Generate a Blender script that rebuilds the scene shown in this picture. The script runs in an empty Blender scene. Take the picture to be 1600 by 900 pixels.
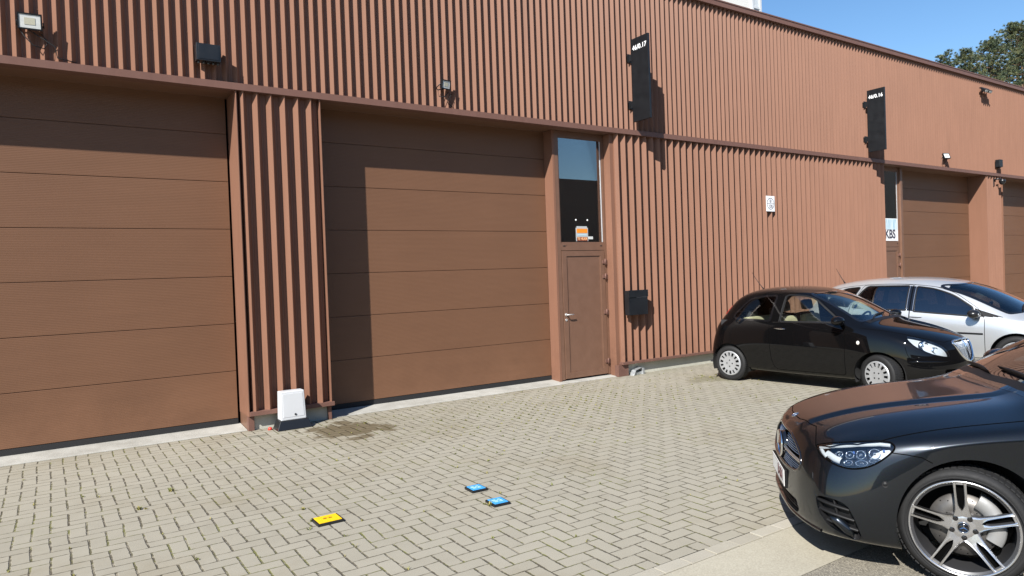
import bpy, bmesh, math, random
import numpy as np
from mathutils import Vector, Matrix
from mathutils.bvhtree import BVHTree
random.seed(7)
SC = bpy.context.scene
COL = SC.collection
PI = math.pi
R = math.radians

# ------------------------------------------------------------------ objects
def tag(o, label=None, cat=None, group=None, kind=None):
    if label: o['label'] = label
    if cat: o['category'] = cat
    if group: o['group'] = group
    if kind: o['kind'] = kind
    return o

def thing(name, label, cat, loc=(0, 0, 0), rz=0.0, group=None):
    o = bpy.data.objects.new(name, None)
    COL.objects.link(o)
    o.empty_display_size = 0.1
    o.location = loc
    o.rotation_euler = (0, 0, rz)
    return tag(o, label, cat, group)

def link_mesh(name, me, mats, parent=None, smooth=False):
    o = bpy.data.objects.new(name, me)
    COL.objects.link(o)
    if not isinstance(mats, (list, tuple)): mats = [mats]
    if len(me.materials): me.materials.clear()
    for m in mats: me.materials.append(m)
    if smooth:
        me.polygons.foreach_set('use_smooth', [True] * len(me.polygons))
    if parent: o.parent = parent
    return o

class MB:
    """collects primitives into one mesh"""
    def __init__(self): self.bm = bmesh.new(); self.mi = 0
    def _f(self, vs, smooth=False):
        try:
            f = self.bm.faces.new(vs); f.material_index = self.mi; f.smooth = smooth
            return f
        except ValueError: return None
    def box(self, x0, x1, y0, y1, z0, z1, bev=0.0, mat=None):
        b = self.bm if not bev else bmesh.new()
        pts = [(x0,y0,z0),(x1,y0,z0),(x1,y1,z0),(x0,y1,z0),(x0,y0,z1),(x1,y0,z1),(x1,y1,z1),(x0,y1,z1)]
        v = [b.verts.new(mat @ Vector(p) if mat else p) for p in pts]
        fs = []
        for q in ((0,3,2,1),(4,5,6,7),(0,1,5,4),(1,2,6,5),(2,3,7,6),(3,0,4,7)):
            f = b.faces.new([v[k] for k in q]); f.material_index = self.mi; fs.append(f)
        if bev:
            bmesh.ops.bevel(b, geom=list(b.edges), offset=bev, segments=2, affect='EDGES', profile=0.6)
            for f in b.faces: f.material_index = self.mi
            self.merge(b)
        return self
    def merge(self, b):
        me = bpy.data.meshes.new('t'); b.to_mesh(me); b.free()
        self.bm.from_mesh(me); bpy.data.meshes.remove(me)
    def prism(self, pts, fn, d0, d1, bev=0.0, smooth=False):
        """polygon pts (2D) extruded from d0 to d1; fn(u,v,d)->xyz"""
        b = self.bm if not bev else bmesh.new()
        a = [b.verts.new(fn(u, v, d0)) for u, v in pts]
        c = [b.verts.new(fn(u, v, d1)) for u, v in pts]
        n = len(pts); fs = []
        try:
            fs.append(b.faces.new(a[::-1])); fs.append(b.faces.new(c))
            for i in range(n): fs.append(b.faces.new([a[i], a[(i+1)%n], c[(i+1)%n], c[i]]))
        except ValueError: pass
        for f in fs: f.material_index = self.mi; f.smooth = smooth
        if bev:
            ed = [e for e in b.edges if e.verts[0] in a and e.verts[1] in a or e.verts[0] in c and e.verts[1] in c]
            bmesh.ops.bevel(b, geom=ed, offset=bev, segments=2, affect='EDGES', profile=0.6)
            for f in b.faces: f.material_index = self.mi
            self.merge(b)
        return self
    def grid(self, P, smooth=True, closed_u=False, closed_v=False):
        """P[i][j] points"""
        V = [[self.bm.verts.new(p) for p in row] for row in P]
        n = len(V); m = len(V[0])
        for i in range(n if closed_u else n-1):
            for j in range(m if closed_v else m-1):
                self._f([V[i][j], V[(i+1)%n][j], V[(i+1)%n][(j+1)%m], V[i][(j+1)%m]], smooth)
        return V
    def lathe(self, prof, M=None, n=32, a0=0, a1=2*PI, smooth=True, cap=False):
        """prof list of (r, h) about local Z; M maps to place"""
        M = M or Matrix()
        full = abs(a1-a0-2*PI) < 1e-6
        k = n if full else n+1
        P = []
        for i in range(k):
            a = a0+(a1-a0)*i/n
            P.append([M @ Vector((r*math.cos(a), r*math.sin(a), h)) for r, h in prof])
        V = self.grid(P, smooth, closed_u=full)
        if cap:
            self._f([V[i][0] for i in range(k)]); self._f([V[i][-1] for i in range(k)][::-1])
        return self
    def cyl(self, p0, p1, r0, r1=None, n=16, smooth=True):
        p0, p1 = Vector(p0), Vector(p1)
        r1 = r0 if r1 is None else r1
        d = p1-p0; L = d.length
        M = Matrix.Translation(p0) @ d.to_track_quat('Z', 'Y').to_matrix().to_4x4()
        P = []
        for i in range(n):
            a = 2*PI*i/n
            P.append([M @ Vector((r0*math.cos(a), r0*math.sin(a), 0)), M @ Vector((r1*math.cos(a), r1*math.sin(a), L))])
        V = self.grid(P, smooth, closed_u=True)
        self._f([V[i][0] for i in range(n)][::-1]); self._f([V[i][1] for i in range(n)])
        return self
    def tube(self, pts, r, n=8, smooth=True):
        pts = [Vector(p) for p in pts]
        P = []
        for i, p in enumerate(pts):
            t = (pts[min(i+1, len(pts)-1)]-pts[max(i-1, 0)]).normalized()
            q = t.to_track_quat('Z', 'Y').to_matrix()
            rr = r[i] if isinstance(r, (list, tuple)) else r
            P.append([p + q @ Vector((rr*math.cos(2*PI*k/n), rr*math.sin(2*PI*k/n), 0)) for k in range(n)])
        V = self.grid(P, smooth, closed_v=True)
        self._f(V[0][::-1]); self._f(V[-1])
        return self
    def quad(self, *p): self._f([self.bm.verts.new(q) for q in p]); return self
    def build(self, name, mats, parent=None, recalc=True, smooth=None):
        if recalc: bmesh.ops.recalc_face_normals(self.bm, faces=self.bm.faces)
        me = bpy.data.meshes.new(name); self.bm.to_mesh(me); self.bm.free()
        o = link_mesh(name, me, mats, parent)
        if smooth: me.polygons.foreach_set('use_smooth', [True]*len(me.polygons))
        return o

def text_mesh(s, size, bold=0.0, space=1.0):
    cu = bpy.data.curves.new('t', 'FONT'); cu.body = s; cu.size = size
    cu.align_x = 'CENTER'; cu.align_y = 'CENTER'; cu.extrude = 0.0012; cu.offset = bold; cu.space_character = space
    o = bpy.data.objects.new('t', cu); COL.objects.link(o)
    dg = bpy.context.evaluated_depsgraph_get(); dg.update()
    me = bpy.data.meshes.new_from_object(o.evaluated_get(dg))
    bpy.data.objects.remove(o); bpy.data.curves.remove(cu)
    return me

def text(name, s, size, M, mat, parent, bold=0.0, sx=1.0, space=1.0):
    me = text_mesh(s, size, bold, space)
    me.transform(M @ Matrix.Diagonal((sx, 1, 1, 1)))
    return link_mesh(name, me, mat, parent)

def frame(origin, xa, ya):
    """matrix with local x,y along xa, ya"""
    xa = Vector(xa).normalized(); ya = Vector(ya).normalized(); za = xa.cross(ya).normalized()
    M = Matrix((xa, ya, za)).transposed().to_4x4()
    M.translation = Vector(origin)
    return M

# ---------------------------------------------------------------- materials
def new_mat(name):
    m = bpy.data.materials.new(name); m.use_nodes = True
    nt = m.node_tree; nt.nodes.clear()
    out = nt.nodes.new('ShaderNodeOutputMaterial')
    return m, nt, out

def pbsdf(nt, **k):
    p = nt.nodes.new('ShaderNodeBsdfPrincipled')
    for a, v in k.items():
        a = a.replace('_', ' ')
        if a in p.inputs:
            if isinstance(v, (tuple, list)) and len(v) == 3: v = (*v, 1)
            p.inputs[a].default_value = v
    return p

class NT:
    """terse node maths"""
    def __init__(s, nt): s.nt = nt
    def n(s, t, **kw):
        x = s.nt.nodes.new(t)
        for k, v in kw.items(): setattr(x, k, v)
        return x
    def _in(s, sock, v):
        if v is None: return
        if hasattr(v, 'is_output') or isinstance(v, bpy.types.NodeSocket): s.nt.links.new(v, sock)
        else: sock.default_value = v
    def m(s, op, a, b=None, c=None, clamp=False):
        x = s.n('ShaderNodeMath', operation=op, use_clamp=clamp)
        s._in(x.inputs[0], a); s._in(x.inputs[1], b)
        if c is not None: s._in(x.inputs[2], c)
        return x.outputs[0]
    def noise(s, vec, scale, detail=3, rough=0.55, dim='3D'):
        x = s.n('ShaderNodeTexNoise', noise_dimensions=dim)
        if vec is not None: s.nt.links.new(vec, x.inputs['Vector'])
        x.inputs['Scale'].default_value = scale; x.inputs['Detail'].default_value = detail
        x.inputs['Roughness'].default_value = rough
        return x
    def ramp(s, fac, stops):
        x = s.n('ShaderNodeValToRGB'); s.nt.links.new(fac, x.inputs[0])
        cr = x.color_ramp
        while len(cr.elements) < len(stops): cr.elements.new(0.5)
        for e, (p, c) in zip(cr.elements, stops):
            e.position = p; e.color = (*c, 1) if len(c) == 3 else c
        return x.outputs[0]
    def mix(s, fac, a, b, mode='MIX'):
        x = s.n('ShaderNodeMix', data_type='RGBA', blend_type=mode)
        s._in(x.inputs[0], fac)
        for sock, v in ((x.inputs[6], a), (x.inputs[7], b)):
            if isinstance(v, tuple): sock.default_value = (*v, 1) if len(v) == 3 else v
            else: s.nt.links.new(v, sock)
        return x.outputs[2]
    def sstep(s, v, a, b):
        x = s.n('ShaderNodeMapRange', interpolation_type='SMOOTHSTEP')
        s._in(x.inputs[0], v); x.inputs[1].default_value = a; x.inputs[2].default_value = b
        return x.outputs[0]
    def bump(s, h, strength=0.3, dist=0.01):
        x = s.n('ShaderNodeBump'); x.inputs['Strength'].default_value = strength; x.inputs['Distance'].default_value = dist
        s.nt.links.new(h, x.inputs['Height']); return x.outputs[0]

def simple(name, col, rough=0.5, metal=0.0, spec=0.5, coat=0.0, var=0.0, vscale=6.0, bump=0.0, bscale=80.0):
    m, nt, out = new_mat(name)
    p = pbsdf(nt, Base_Color=col, Roughness=rough, Metallic=metal, Specular_IOR_Level=spec, Coat_Weight=coat, Coat_Roughness=0.03)
    q = NT(nt)
    if var or bump:
        tc = q.n('ShaderNodeTexCoord')
        if var:
            nz = q.noise(tc.outputs['Object'], vscale, 4)
            nt.links.new(q.mix(1.0, (*[c for c in col],), q.ramp(nz.outputs[0], [(0.25, (1-var,)*3), (0.75, (1+var*0.0,)*3)]), 'MULTIPLY'), p.inputs['Base Color'])
            rr = q.m('MULTIPLY_ADD', nz.outputs[0], 0.25, rough-0.12)
            nt.links.new(rr, p.inputs['Roughness'])
        if bump:
            nb = q.noise(tc.outputs['Object'], bscale, 3)
            nt.links.new(q.bump(nb.outputs[0], bump, 0.005), p.inputs['Normal'])
    nt.links.new(p.outputs[0], out.inputs[0])
    return m

def glass_mat(name, tint, refl=0.06, rough=0.0, transp=(1, 1, 1), opacity=0.0):
    """thin pane: fresnel gloss over a tinted see-through layer"""
    m, nt, out = new_mat(name); q = NT(nt)
    tr = q.n('ShaderNodeBsdfTransparent'); tr.inputs[0].default_value = (*tint, 1)
    gl = q.n('ShaderNodeBsdfGlossy'); gl.inputs['Roughness'].default_value = rough; gl.inputs[0].default_value = (1, 1, 1, 1)
    lw = q.n('ShaderNodeFresnel'); lw.inputs[0].default_value = 1.5
    f = q.m('MULTIPLY_ADD', lw.outputs[0], 1.6, refl, clamp=True)
    mx = q.n('ShaderNodeMixShader'); nt.links.new(f, mx.inputs[0])
    nt.links.new(tr.outputs[0], mx.inputs[1]); nt.links.new(gl.outputs[0], mx.inputs[2])
    nt.links.new(mx.outputs[0], out.inputs[0])
    return m

MAT = {}
def cladding_material(name, col, rough, sheen=0.5):
    m, nt, out = new_mat(name); q = NT(nt)
    tc = q.n('ShaderNodeTexCoord')
    mp = q.n('ShaderNodeMapping'); mp.inputs['Scale'].default_value = (1.0, 1.0, 0.12)
    nt.links.new(tc.outputs['Object'], mp.inputs[0])
    streak = q.noise(mp.outputs[0], 9.0, 5, 0.6)
    big = q.noise(tc.outputs['Object'], 0.7, 3)
    k = q.m('ADD', q.m('MULTIPLY', streak.outputs[0], 0.22), q.m('MULTIPLY', big.outputs[0], 0.14))
    k = q.m('ADD', k, 0.82)
    spz = q.n('ShaderNodeSeparateXYZ'); nt.links.new(tc.outputs['Object'], spz.inputs[0])
    dirt = q.noise(tc.outputs['Object'], 2.2, 5, 0.7)
    splash = q.m('MULTIPLY', q.m('SUBTRACT', 1.0, q.sstep(spz.outputs[2], 0.2, 0.95)), q.sstep(dirt.outputs[0], 0.35, 0.75))
    k = q.m('MULTIPLY', k, q.m('MULTIPLY_ADD', splash, -0.22, 1.0))
    mp2 = q.n('ShaderNodeMapping'); mp2.inputs['Scale'].default_value = (9.0, 9.0, 0.35); nt.links.new(tc.outputs['Object'], mp2.inputs[0])
    run = q.noise(mp2.outputs[0], 1.0, 4, 0.6)
    k = q.m('MULTIPLY', k, q.m('MULTIPLY_ADD', q.sstep(run.outputs[0], 0.55, 0.8), -0.13, 1.0))
    cc = q.n('ShaderNodeCombineColor')
    for i in range(3): nt.links.new(q.m('MULTIPLY', k, col[i]), cc.inputs[i])
    p = pbsdf(nt, Roughness=rough, Specular_IOR_Level=sheen)
    nt.links.new(cc.outputs[0], p.inputs['Base Color'])
    nt.links.new(q.m('MULTIPLY_ADD', streak.outputs[0], 0.2, rough-0.1), p.inputs['Roughness'])
    fine = q.noise(tc.outputs['Object'], 140.0, 2)
    nt.links.new(q.bump(fine.outputs[0], 0.06, 0.002), p.inputs['Normal'])
    nt.links.new(p.outputs[0], out.inputs[0])
    return m

def door_material(name, col):
    """micro-lined sectional door sheet"""
    m, nt, out = new_mat(name); q = NT(nt)
    tc = q.n('ShaderNodeTexCoord'); sp = q.n('ShaderNodeSeparateXYZ')
    nt.links.new(tc.outputs['Object'], sp.inputs[0])
    w = q.m('SINE', q.m('MULTIPLY', sp.outputs[2], 2*PI/0.0195))
    big = q.noise(tc.outputs['Object'], 0.8, 4)
    mp = q.n('ShaderNodeMapping'); mp.inputs['Scale'].default_value = (0.5, 1.0, 6.0)
    nt.links.new(tc.outputs['Object'], mp.inputs[0])
    st = q.noise(mp.outputs[0], 2.0, 4)
    k = q.m('ADD', q.m('MULTIPLY_ADD', big.outputs[0], 0.22, 0.80), q.m('MULTIPLY', st.outputs[0], 0.14))
    dd = q.noise(tc.outputs['Object'], 1.4, 5, 0.65)
    dust = q.m('MULTIPLY', q.m('SUBTRACT', 1.0, q.sstep(sp.outputs[2], 0.0, 1.1)), q.sstep(dd.outputs[0], 0.3, 0.7))
    k = q.m('MULTIPLY', k, q.m('MULTIPLY_ADD', dust, 0.22, 1.0))
    cc = q.n('ShaderNodeCombineColor')
    for i in range(3): nt.links.new(q.m('MULTIPLY', k, col[i]), cc.inputs[i])
    p = pbsdf(nt, Roughness=0.5, Specular_IOR_Level=0.28)
    nt.links.new(cc.outputs[0], p.inputs['Base Color'])
    nt.links.new(q.bump(w, 0.24, 0.0015), p.inputs['Normal'])
    nt.links.new(p.outputs[0], out.inputs[0])
    return m

def paver_material(name, M=0.1185, x0=-0.07, y0=-0.02):
    m, nt, out = new_mat(name); q = NT(nt)
    tc = q.n('ShaderNodeTexCoord'); obj = tc.outputs['Object']
    wob = q.noise(obj, 38.0, 2)
    sv = q.n('ShaderNodeVectorMath', operation='SUBTRACT'); nt.links.new(wob.outputs['Color'], sv.inputs[0]); sv.inputs[1].default_value = (.5, .5, .5)
    sc = q.n('ShaderNodeVectorMath', operation='SCALE'); nt.links.new(sv.outputs[0], sc.inputs[0]); sc.inputs['Scale'].default_value = 0.010
    wob2 = q.noise(obj, 1.1, 2)
    sv2 = q.n('ShaderNodeVectorMath', operation='SUBTRACT'); nt.links.new(wob2.outputs['Color'], sv2.inputs[0]); sv2.inputs[1].default_value = (.5, .5, .5)
    sc2 = q.n('ShaderNodeVectorMath', operation='SCALE'); nt.links.new(sv2.outputs[0], sc2.inputs[0]); sc2.inputs['Scale'].default_value = 0.05
    ad = q.n('ShaderNodeVectorMath', operation='ADD'); nt.links.new(obj, ad.inputs[0]); nt.links.new(sc.outputs[0], ad.inputs[1])
    ad2 = q.n('ShaderNodeVectorMath', operation='ADD'); nt.links.new(ad.outputs[0], ad2.inputs[0]); nt.links.new(sc2.outputs[0], ad2.inputs[1])
    sp = q.n('ShaderNodeSeparateXYZ'); nt.links.new(ad2.outputs[0], sp.inputs[0])
    u = q.m('MULTIPLY', q.m('SUBTRACT', sp.outputs[0], x0), 1/M)
    v = q.m('MULTIPLY', q.m('SUBTRACT', sp.outputs[1], y0), 1/M)
    i = q.m('FLOOR', u); j = q.m('FLOOR', v)
    fu = q.m('SUBTRACT', u, i); fv = q.m('SUBTRACT', v, j)
    k = q.m('FLOORED_MODULO', q.m('SUBTRACT', i, j), 4.0)
    is_ = [q.m('COMPARE', k, float(t), 0.2) for t in range(4)]
    dl = q.m('ADD', fu, is_[1]); dr = q.m('ADD', q.m('SUBTRACT', 1.0, fu), is_[0])
    db = q.m('ADD', fv, is_[2]); dt = q.m('ADD', q.m('SUBTRACT', 1.0, fv), is_[3])
    bead = q.noise(obj, 55.0, 1)
    dx_ = q.m('SUBTRACT', q.m('MULTIPLY', q.m('MINIMUM', dl, dr), 0.80), q.m('MULTIPLY_ADD', bead.outputs[0], 0.06, -0.026))
    d = q.m('MINIMUM', dx_, q.m('MULTIPLY', q.m('MINIMUM', db, dt), 1.25))
    bx = q.m('SUBTRACT', i, is_[1]); by = q.m('ADD', j, is_[3])
    cv = q.n('ShaderNodeCombineXYZ'); nt.links.new(bx, cv.inputs[0]); nt.links.new(by, cv.inputs[1])
    wn = q.n('ShaderNodeTexWhiteNoise', noise_dimensions='2D'); nt.links.new(cv.outputs[0], wn.inputs['Vector'])
    # joint width varies
    jw = q.noise(obj, 9.0, 3)
    e0 = q.m('MULTIPLY_ADD', jw.outputs[0], 0.060, -0.004)
    stone = q.m('SUBTRACT', d, e0)
    stone = q.sstep(stone, 0.0, 0.035)
    # stone colour
    g1 = q.noise(obj, 160.0, 3, 0.7); g2 = q.noise(obj, 0.45, 4); g3 = q.noise(obj, 5.0, 4)
    val = q.m('ADD', q.m('MULTIPLY', wn.outputs[0], 0.08), q.m('MULTIPLY', g1.outputs[0], 0.34))
    val = q.m('ADD', val, q.m('MULTIPLY', g2.outputs[0], 0.26))
    val = q.m('ADD', val, q.m('MULTIPLY', g3.outputs[0], 0.20))
    stonec = q.ramp(val, [(0.18, (0.198, 0.180, 0.140)), (0.42, (0.287, 0.265, 0.211)), (0.70, (0.347, 0.322, 0.261))])
    # joint colour : dark grit / moss
    mo = q.noise(obj, 2.3, 4); mo2 = q.noise(obj, 30.0, 2)
    mf = q.sstep(q.m('ADD', mo.outputs[0], q.m('MULTIPLY', mo2.outputs[0], 0.5)), 0.70, 0.90)
    jc = q.mix(mf, (0.092, 0.080, 0.058), (0.135, 0.135, 0.045))
    jfill = q.noise(obj, 14.0, 3)                     # joints brushed full of pale sand in places
    jc = q.mix(q.sstep(jfill.outputs[0], 0.46, 0.62), jc, (0.235, 0.21, 0.16))
    base = q.mix(stone, jc, stonec)
    # dark damp patch by the white box, and an oily green stain at the parked car
    def patch(cx, cy, rx, ry, lo, hi, ns=2.6, seed=0.0):
        spo = q.n('ShaderNodeSeparateXYZ'); nt.links.new(obj, spo.inputs[0])
        a = q.m('MULTIPLY', q.m('SUBTRACT', spo.outputs[0], cx), 1/rx); b = q.m('MULTIPLY', q.m('SUBTRACT', spo.outputs[1], cy), 1/ry)
        r = q.m('SQRT', q.m('ADD', q.m('MULTIPLY', a, a), q.m('MULTIPLY', b, b)))
        mp = q.n('ShaderNodeMapping'); mp.inputs['Location'].default_value = (seed, seed*1.7, 0); nt.links.new(obj, mp.inputs[0])
        nz = q.noise(mp.outputs[0], ns, 5, 0.62)
        r2 = q.m('ADD', r, q.m('MULTIPLY', q.m('SUBTRACT', nz.outputs[0], 0.5), 2.0))
        r2 = q.m('ADD', r2, q.m('MULTIPLY', wn.outputs[0], 0.25))
        return q.m('SUBTRACT', 1.0, q.sstep(r2, lo, hi))
    w1 = patch(3.05, -0.85, 0.66, 0.80, 0.66, 0.90, 3.0)
    base = q.mix(q.m('MULTIPLY', w1, 0.80), base, q.mix(1.0, base, (0.34, 0.27, 0.16), 'MULTIPLY'))
    w1b = patch(3.3, -1.1, 1.5, 1.3, 0.3, 1.2, 1.6, 2.0)
    base = q.mix(q.m('MULTIPLY', w1b, 0.22), base, q.mix(1.0, base, (0.62, 0.55, 0.42), 'MULTIPLY'))
    wall_d = q.n('ShaderNodeSeparateXYZ'); nt.links.new(obj, wall_d.inputs[0])
    foot = q.m('MULTIPLY', q.sstep(wall_d.outputs[1], -0.35, 0.0), q.sstep(g3.outputs[0], 0.35, 0.65))
    base = q.mix(q.m('MULTIPLY', foot, 0.35), base, q.mix(1.0, base, (0.55, 0.50, 0.40), 'MULTIPLY'))
    w2 = patch(9.3, -1.35, 0.75, 0.55, 0.3, 1.0, 3.2, 4.0)
    base = q.mix(q.m('MULTIPLY', w2, 0.5), base, q.mix(1.0, base, (0.42, 0.42, 0.25), 'MULTIPLY'))
    w3 = patch(2.05, -0.42, 0.30, 0.16, 0.3, 0.8, 4.0, 9.0)
    base = q.mix(q.m('MULTIPLY', w3, 0.6), base, q.mix(1.0, base, (0.42, 0.44, 0.42), 'MULTIPLY'))
    # grime drifting over large areas
    dr_ = q.noise(obj, 0.9, 5, 0.65)
    base = q.mix(q.m('MULTIPLY', q.sstep(dr_.outputs[0], 0.48, 0.72), 0.42), base, q.mix(1.0, base, (0.72, 0.66, 0.55), 'MULTIPLY'))
    p = pbsdf(nt, Roughness=0.88, Specular_IOR_Level=0.25)
    nt.links.new(base, p.inputs['Base Color'])
    tilt = q.m('MULTIPLY', wn.outputs[0], 0.25)
    h = q.m('ADD', q.m('MULTIPLY', q.m('SUBTRACT', stone, 0.0), q.m('ADD', tilt, 0.8)), q.m('MULTIPLY', g1.outputs[0], 0.12))
    nt.links.new(q.bump(h, 0.8, 0.008), p.inputs['Normal'])
    nt.links.new(p.outputs[0], out.inputs[0])
    return m

def concrete_material(name, lo, hi, scale=3.0, spots=0.5, bump=0.35, speck=120.0):
    m, nt, out = new_mat(name); q = NT(nt)
    tc = q.n('ShaderNodeTexCoord'); obj = tc.outputs['Object']
    a = q.noise(obj, scale, 6, 0.62); b = q.noise(obj, speck, 2, 0.7); c = q.noise(obj, scale*0.22, 3)
    v = q.m('ADD', q.m('MULTIPLY', a.outputs[0], 0.55), q.m('MULTIPLY', b.outputs[0], spots))
    v = q.m('ADD', v, q.m('MULTIPLY', c.outputs[0], 0.45))
    v = q.m('MULTIPLY', v, 1/(1.0+spots))
    col = q.ramp(v, [(0.36, lo), (0.62, hi)])
    p = pbsdf(nt, Roughness=0.9, Specular_IOR_Level=0.2)
    nt.links.new(col, p.inputs['Base Color'])
    nt.links.new(q.bump(b.outputs[0], bump, 0.004), p.inputs['Normal'])
    nt.links.new(p.outputs[0], out.inputs[0])
    return m

def asphalt_material(name):
    m, nt, out = new_mat(name); q = NT(nt)
    tc = q.n('ShaderNodeTexCoord'); obj = tc.outputs['Object']
    vo = q.n('ShaderNodeTexVoronoi'); vo.inputs['Scale'].default_value = 130.0; nt.links.new(obj, vo.inputs['Vector'])
    a = q.noise(obj, 1.2, 5)
    col = q.ramp(vo.outputs['Color'], [(0.15, (0.10, 0.092, 0.078)), (0.6, (0.22, 0.20, 0.16)), (0.95, (0.38, 0.35, 0.28))])
    col = q.mix(q.m('MULTIPLY', a.outputs[0], 0.5), col, (0.26, 0.235, 0.185))
    p = pbsdf(nt, Roughness=0.9, Specular_IOR_Level=0.25)
    nt.links.new(col, p.inputs['Base Color'])
    nt.links.new(q.bump(vo.outputs['Distance'], 0.7, 0.006), p.inputs['Normal'])
    nt.links.new(p.outputs[0], out.inputs[0])
    return m

CLAD = (0.200, 0.101, 0.066)
DOOR = (0.150, 0.075, 0.042)
MAT['clad'] = cladding_material('terracotta coated steel', CLAD, 0.5, 0.18)
MAT['trim'] = cladding_material('terracotta trim', (0.156, 0.082, 0.063), 0.5, 0.2)
MAT['door'] = door_material('brown door sheet', DOOR)
MAT['frame'] = simple('brown powder coat', (0.166, 0.088, 0.056), 0.45, var=0.15)
MAT['rubber'] = simple('black rubber', (0.012, 0.012, 0.013), 0.75)
MAT['black'] = simple('black powder coat', (0.010, 0.011, 0.013), 0.42, var=0.3)
MAT['blackgloss'] = simple('black plastic', (0.012, 0.012, 0.013), 0.28)
MAT['white'] = simple('white plastic', (0.54, 0.55, 0.56), 0.42, var=0.06)
MAT['whiteprint'] = simple('white print', (0.82, 0.82, 0.82), 0.6)
MAT['steel'] = simple('brushed steel', (0.66, 0.65, 0.63), 0.38, metal=0.55)
MAT['galv'] = simple('galvanised steel', (0.55, 0.57, 0.58), 0.5, metal=0.7, var=0.3, vscale=30)
MAT['sill'] = concrete_material('pale concrete', (0.22, 0.21, 0.18), (0.45, 0.44, 0.40), 3.2, 0.6)
MAT['plinth'] = concrete_material('plinth concrete', (0.33, 0.33, 0.28), (0.50, 0.49, 0.42), 2.0, 0.4)
MAT['gutter'] = concrete_material('cast gutter concrete', (0.27, 0.245, 0.19), (0.41, 0.38, 0.30), 1.6, 0.8, 0.5, 90.0)
MAT['asphalt'] = asphalt_material('worn asphalt')
MAT['paver'] = paver_material('herringbone concrete pavers')
MAT['pane'] = glass_mat('window pane', (0.45, 0.5, 0.5), 0.17)
MAT['dark'] = simple('dark interior', (0.02, 0.019, 0.018), 0.9)
SUN_E, SKY_S, EXPO = 5.0, 0.062, 0.85
# ---------------------------------------------------------------- camera, light
cam_d = bpy.data.cameras.new('camera'); cam = bpy.data.objects.new('camera', cam_d); COL.objects.link(cam)
f_px, yaw, pitch, roll, D, CH = 1083.37, 0.58692, -0.015586, -0.036323, 9.30273, 1.8468
fw = Vector((math.sin(yaw)*math.cos(pitch), math.cos(yaw)*math.cos(pitch), math.sin(pitch)))
rt = Vector((math.cos(yaw), -math.sin(yaw), 0)); up = rt.cross(fw)
r2 = math.cos(roll)*rt+math.sin(roll)*up; u2 = -math.sin(roll)*rt+math.cos(roll)*up
Mc = Matrix((r2, u2, -fw)).transposed().to_4x4(); Mc.translation = (0, -D, CH)
cam.matrix_world = Mc
cam_d.sensor_width = 36; cam_d.lens = f_px/1600*36; cam_d.clip_end = 3000; cam_d.clip_start = 0.05
SC.camera = cam

sun_to = Vector((-1.67, -1.0, 1.59)).normalized()
sl = bpy.data.lights.new('sun', 'SUN'); sl.energy = SUN_E; sl.angle = R(0.53); sl.color = (1.0, 0.965, 0.91)
so = bpy.data.objects.new('sun', sl); COL.objects.link(so)
so.rotation_euler = sun_to.to_track_quat('Z', 'Y').to_euler(); so.location = (-20, -20, 25)

w = bpy.data.worlds.new('World'); SC.world = w; w.use_nodes = True
nt = w.node_tree; nt.nodes.clear()
sky = nt.nodes.new('ShaderNodeTexSky'); sky.sky_type = 'NISHITA'; sky.sun_disc = False
sky.sun_elevation = math.asin(sun_to.z); sky.sun_rotation = math.atan2(sun_to.x, sun_to.y)
sky.air_density = 1.0; sky.dust_density = 0.25; sky.ozone_density = 2.2
bg = nt.nodes.new('ShaderNodeBackground'); bg.inputs[1].default_value = SKY_S
wo = nt.nodes.new('ShaderNodeOutputWorld')
hs = nt.nodes.new('ShaderNodeHueSaturation'); hs.inputs['Saturation'].default_value = 1.18; hs.inputs['Value'].default_value = 1.5
nt.links.new(sky.outputs[0], hs.inputs['Color']); nt.links.new(hs.outputs[0], bg.inputs[0]); nt.links.new(bg.outputs[0], wo.inputs[0])
vs = SC.view_settings; vs.view_transform = 'Standard'; vs.look = 'None'; vs.exposure = EXPO; vs.gamma = 1; vs.use_curve_mapping = False

# ---------------------------------------------------------------- ground
def sheet(name, x0, x1, y0, y1, z, m, n=1):
    b = MB(); b.quad((x0, y0, z), (x1, y0, z), (x1, y1, z), (x0, y1, z))
    return tag(b.build(name, m), kind='structure')
sheet('ground', -400, 400, -400, 400, -0.008, MAT['asphalt'])
sheet('gutter', -30, 45, -6.79, -6.28, -0.004, MAT['gutter'])
sheet('paving', -30, 45, -6.165, 0.0, 0.0, MAT['paver'])
# stretcher course along the gutter: real bricks
def edge_brick_mat():
    m, nt, out = new_mat('edge pavers'); q = NT(nt)
    oi = q.n('ShaderNodeNewGeometry'); tc = q.n('ShaderNodeTexCoord')
    g1 = q.noise(tc.outputs['Object'], 150.0, 3, 0.7); g2 = q.noise(tc.outputs['Object'], 1.5, 4)
    v = q.m('ADD', q.m('MULTIPLY', oi.outputs['Random Per Island'], 0.25), q.m('MULTIPLY', g1.outputs[0], 0.4))
    v = q.m('ADD', v, q.m('MULTIPLY', g2.outputs[0], 0.35))
    p = pbsdf(nt, Roughness=0.88, Specular_IOR_Level=0.25)
    nt.links.new(q.ramp(v, [(0.25, (0.25, 0.225, 0.175)), (0.5, (0.35, 0.325, 0.265)), (0.75, (0.42, 0.39, 0.33))]), p.inputs['Base Color'])
    nt.links.new(q.bump(g1.outputs[0], 0.4, 0.004), p.inputs['Normal'])
    nt.links.new(p.outputs[0], out.inputs[0]); return m
b = MB(); x = -12.0
while x < 30:
    wv = 0.232+random.uniform(-.004, .004)
    b.box(x+.004, x+wv-.004, -6.278+random.uniform(0, .004), -6.170, -0.06, 0.002+random.uniform(-.002, .003), bev=0.004)
    x += wv
tag(b.build('paving_edge', edge_brick_mat()), kind='structure')
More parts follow.
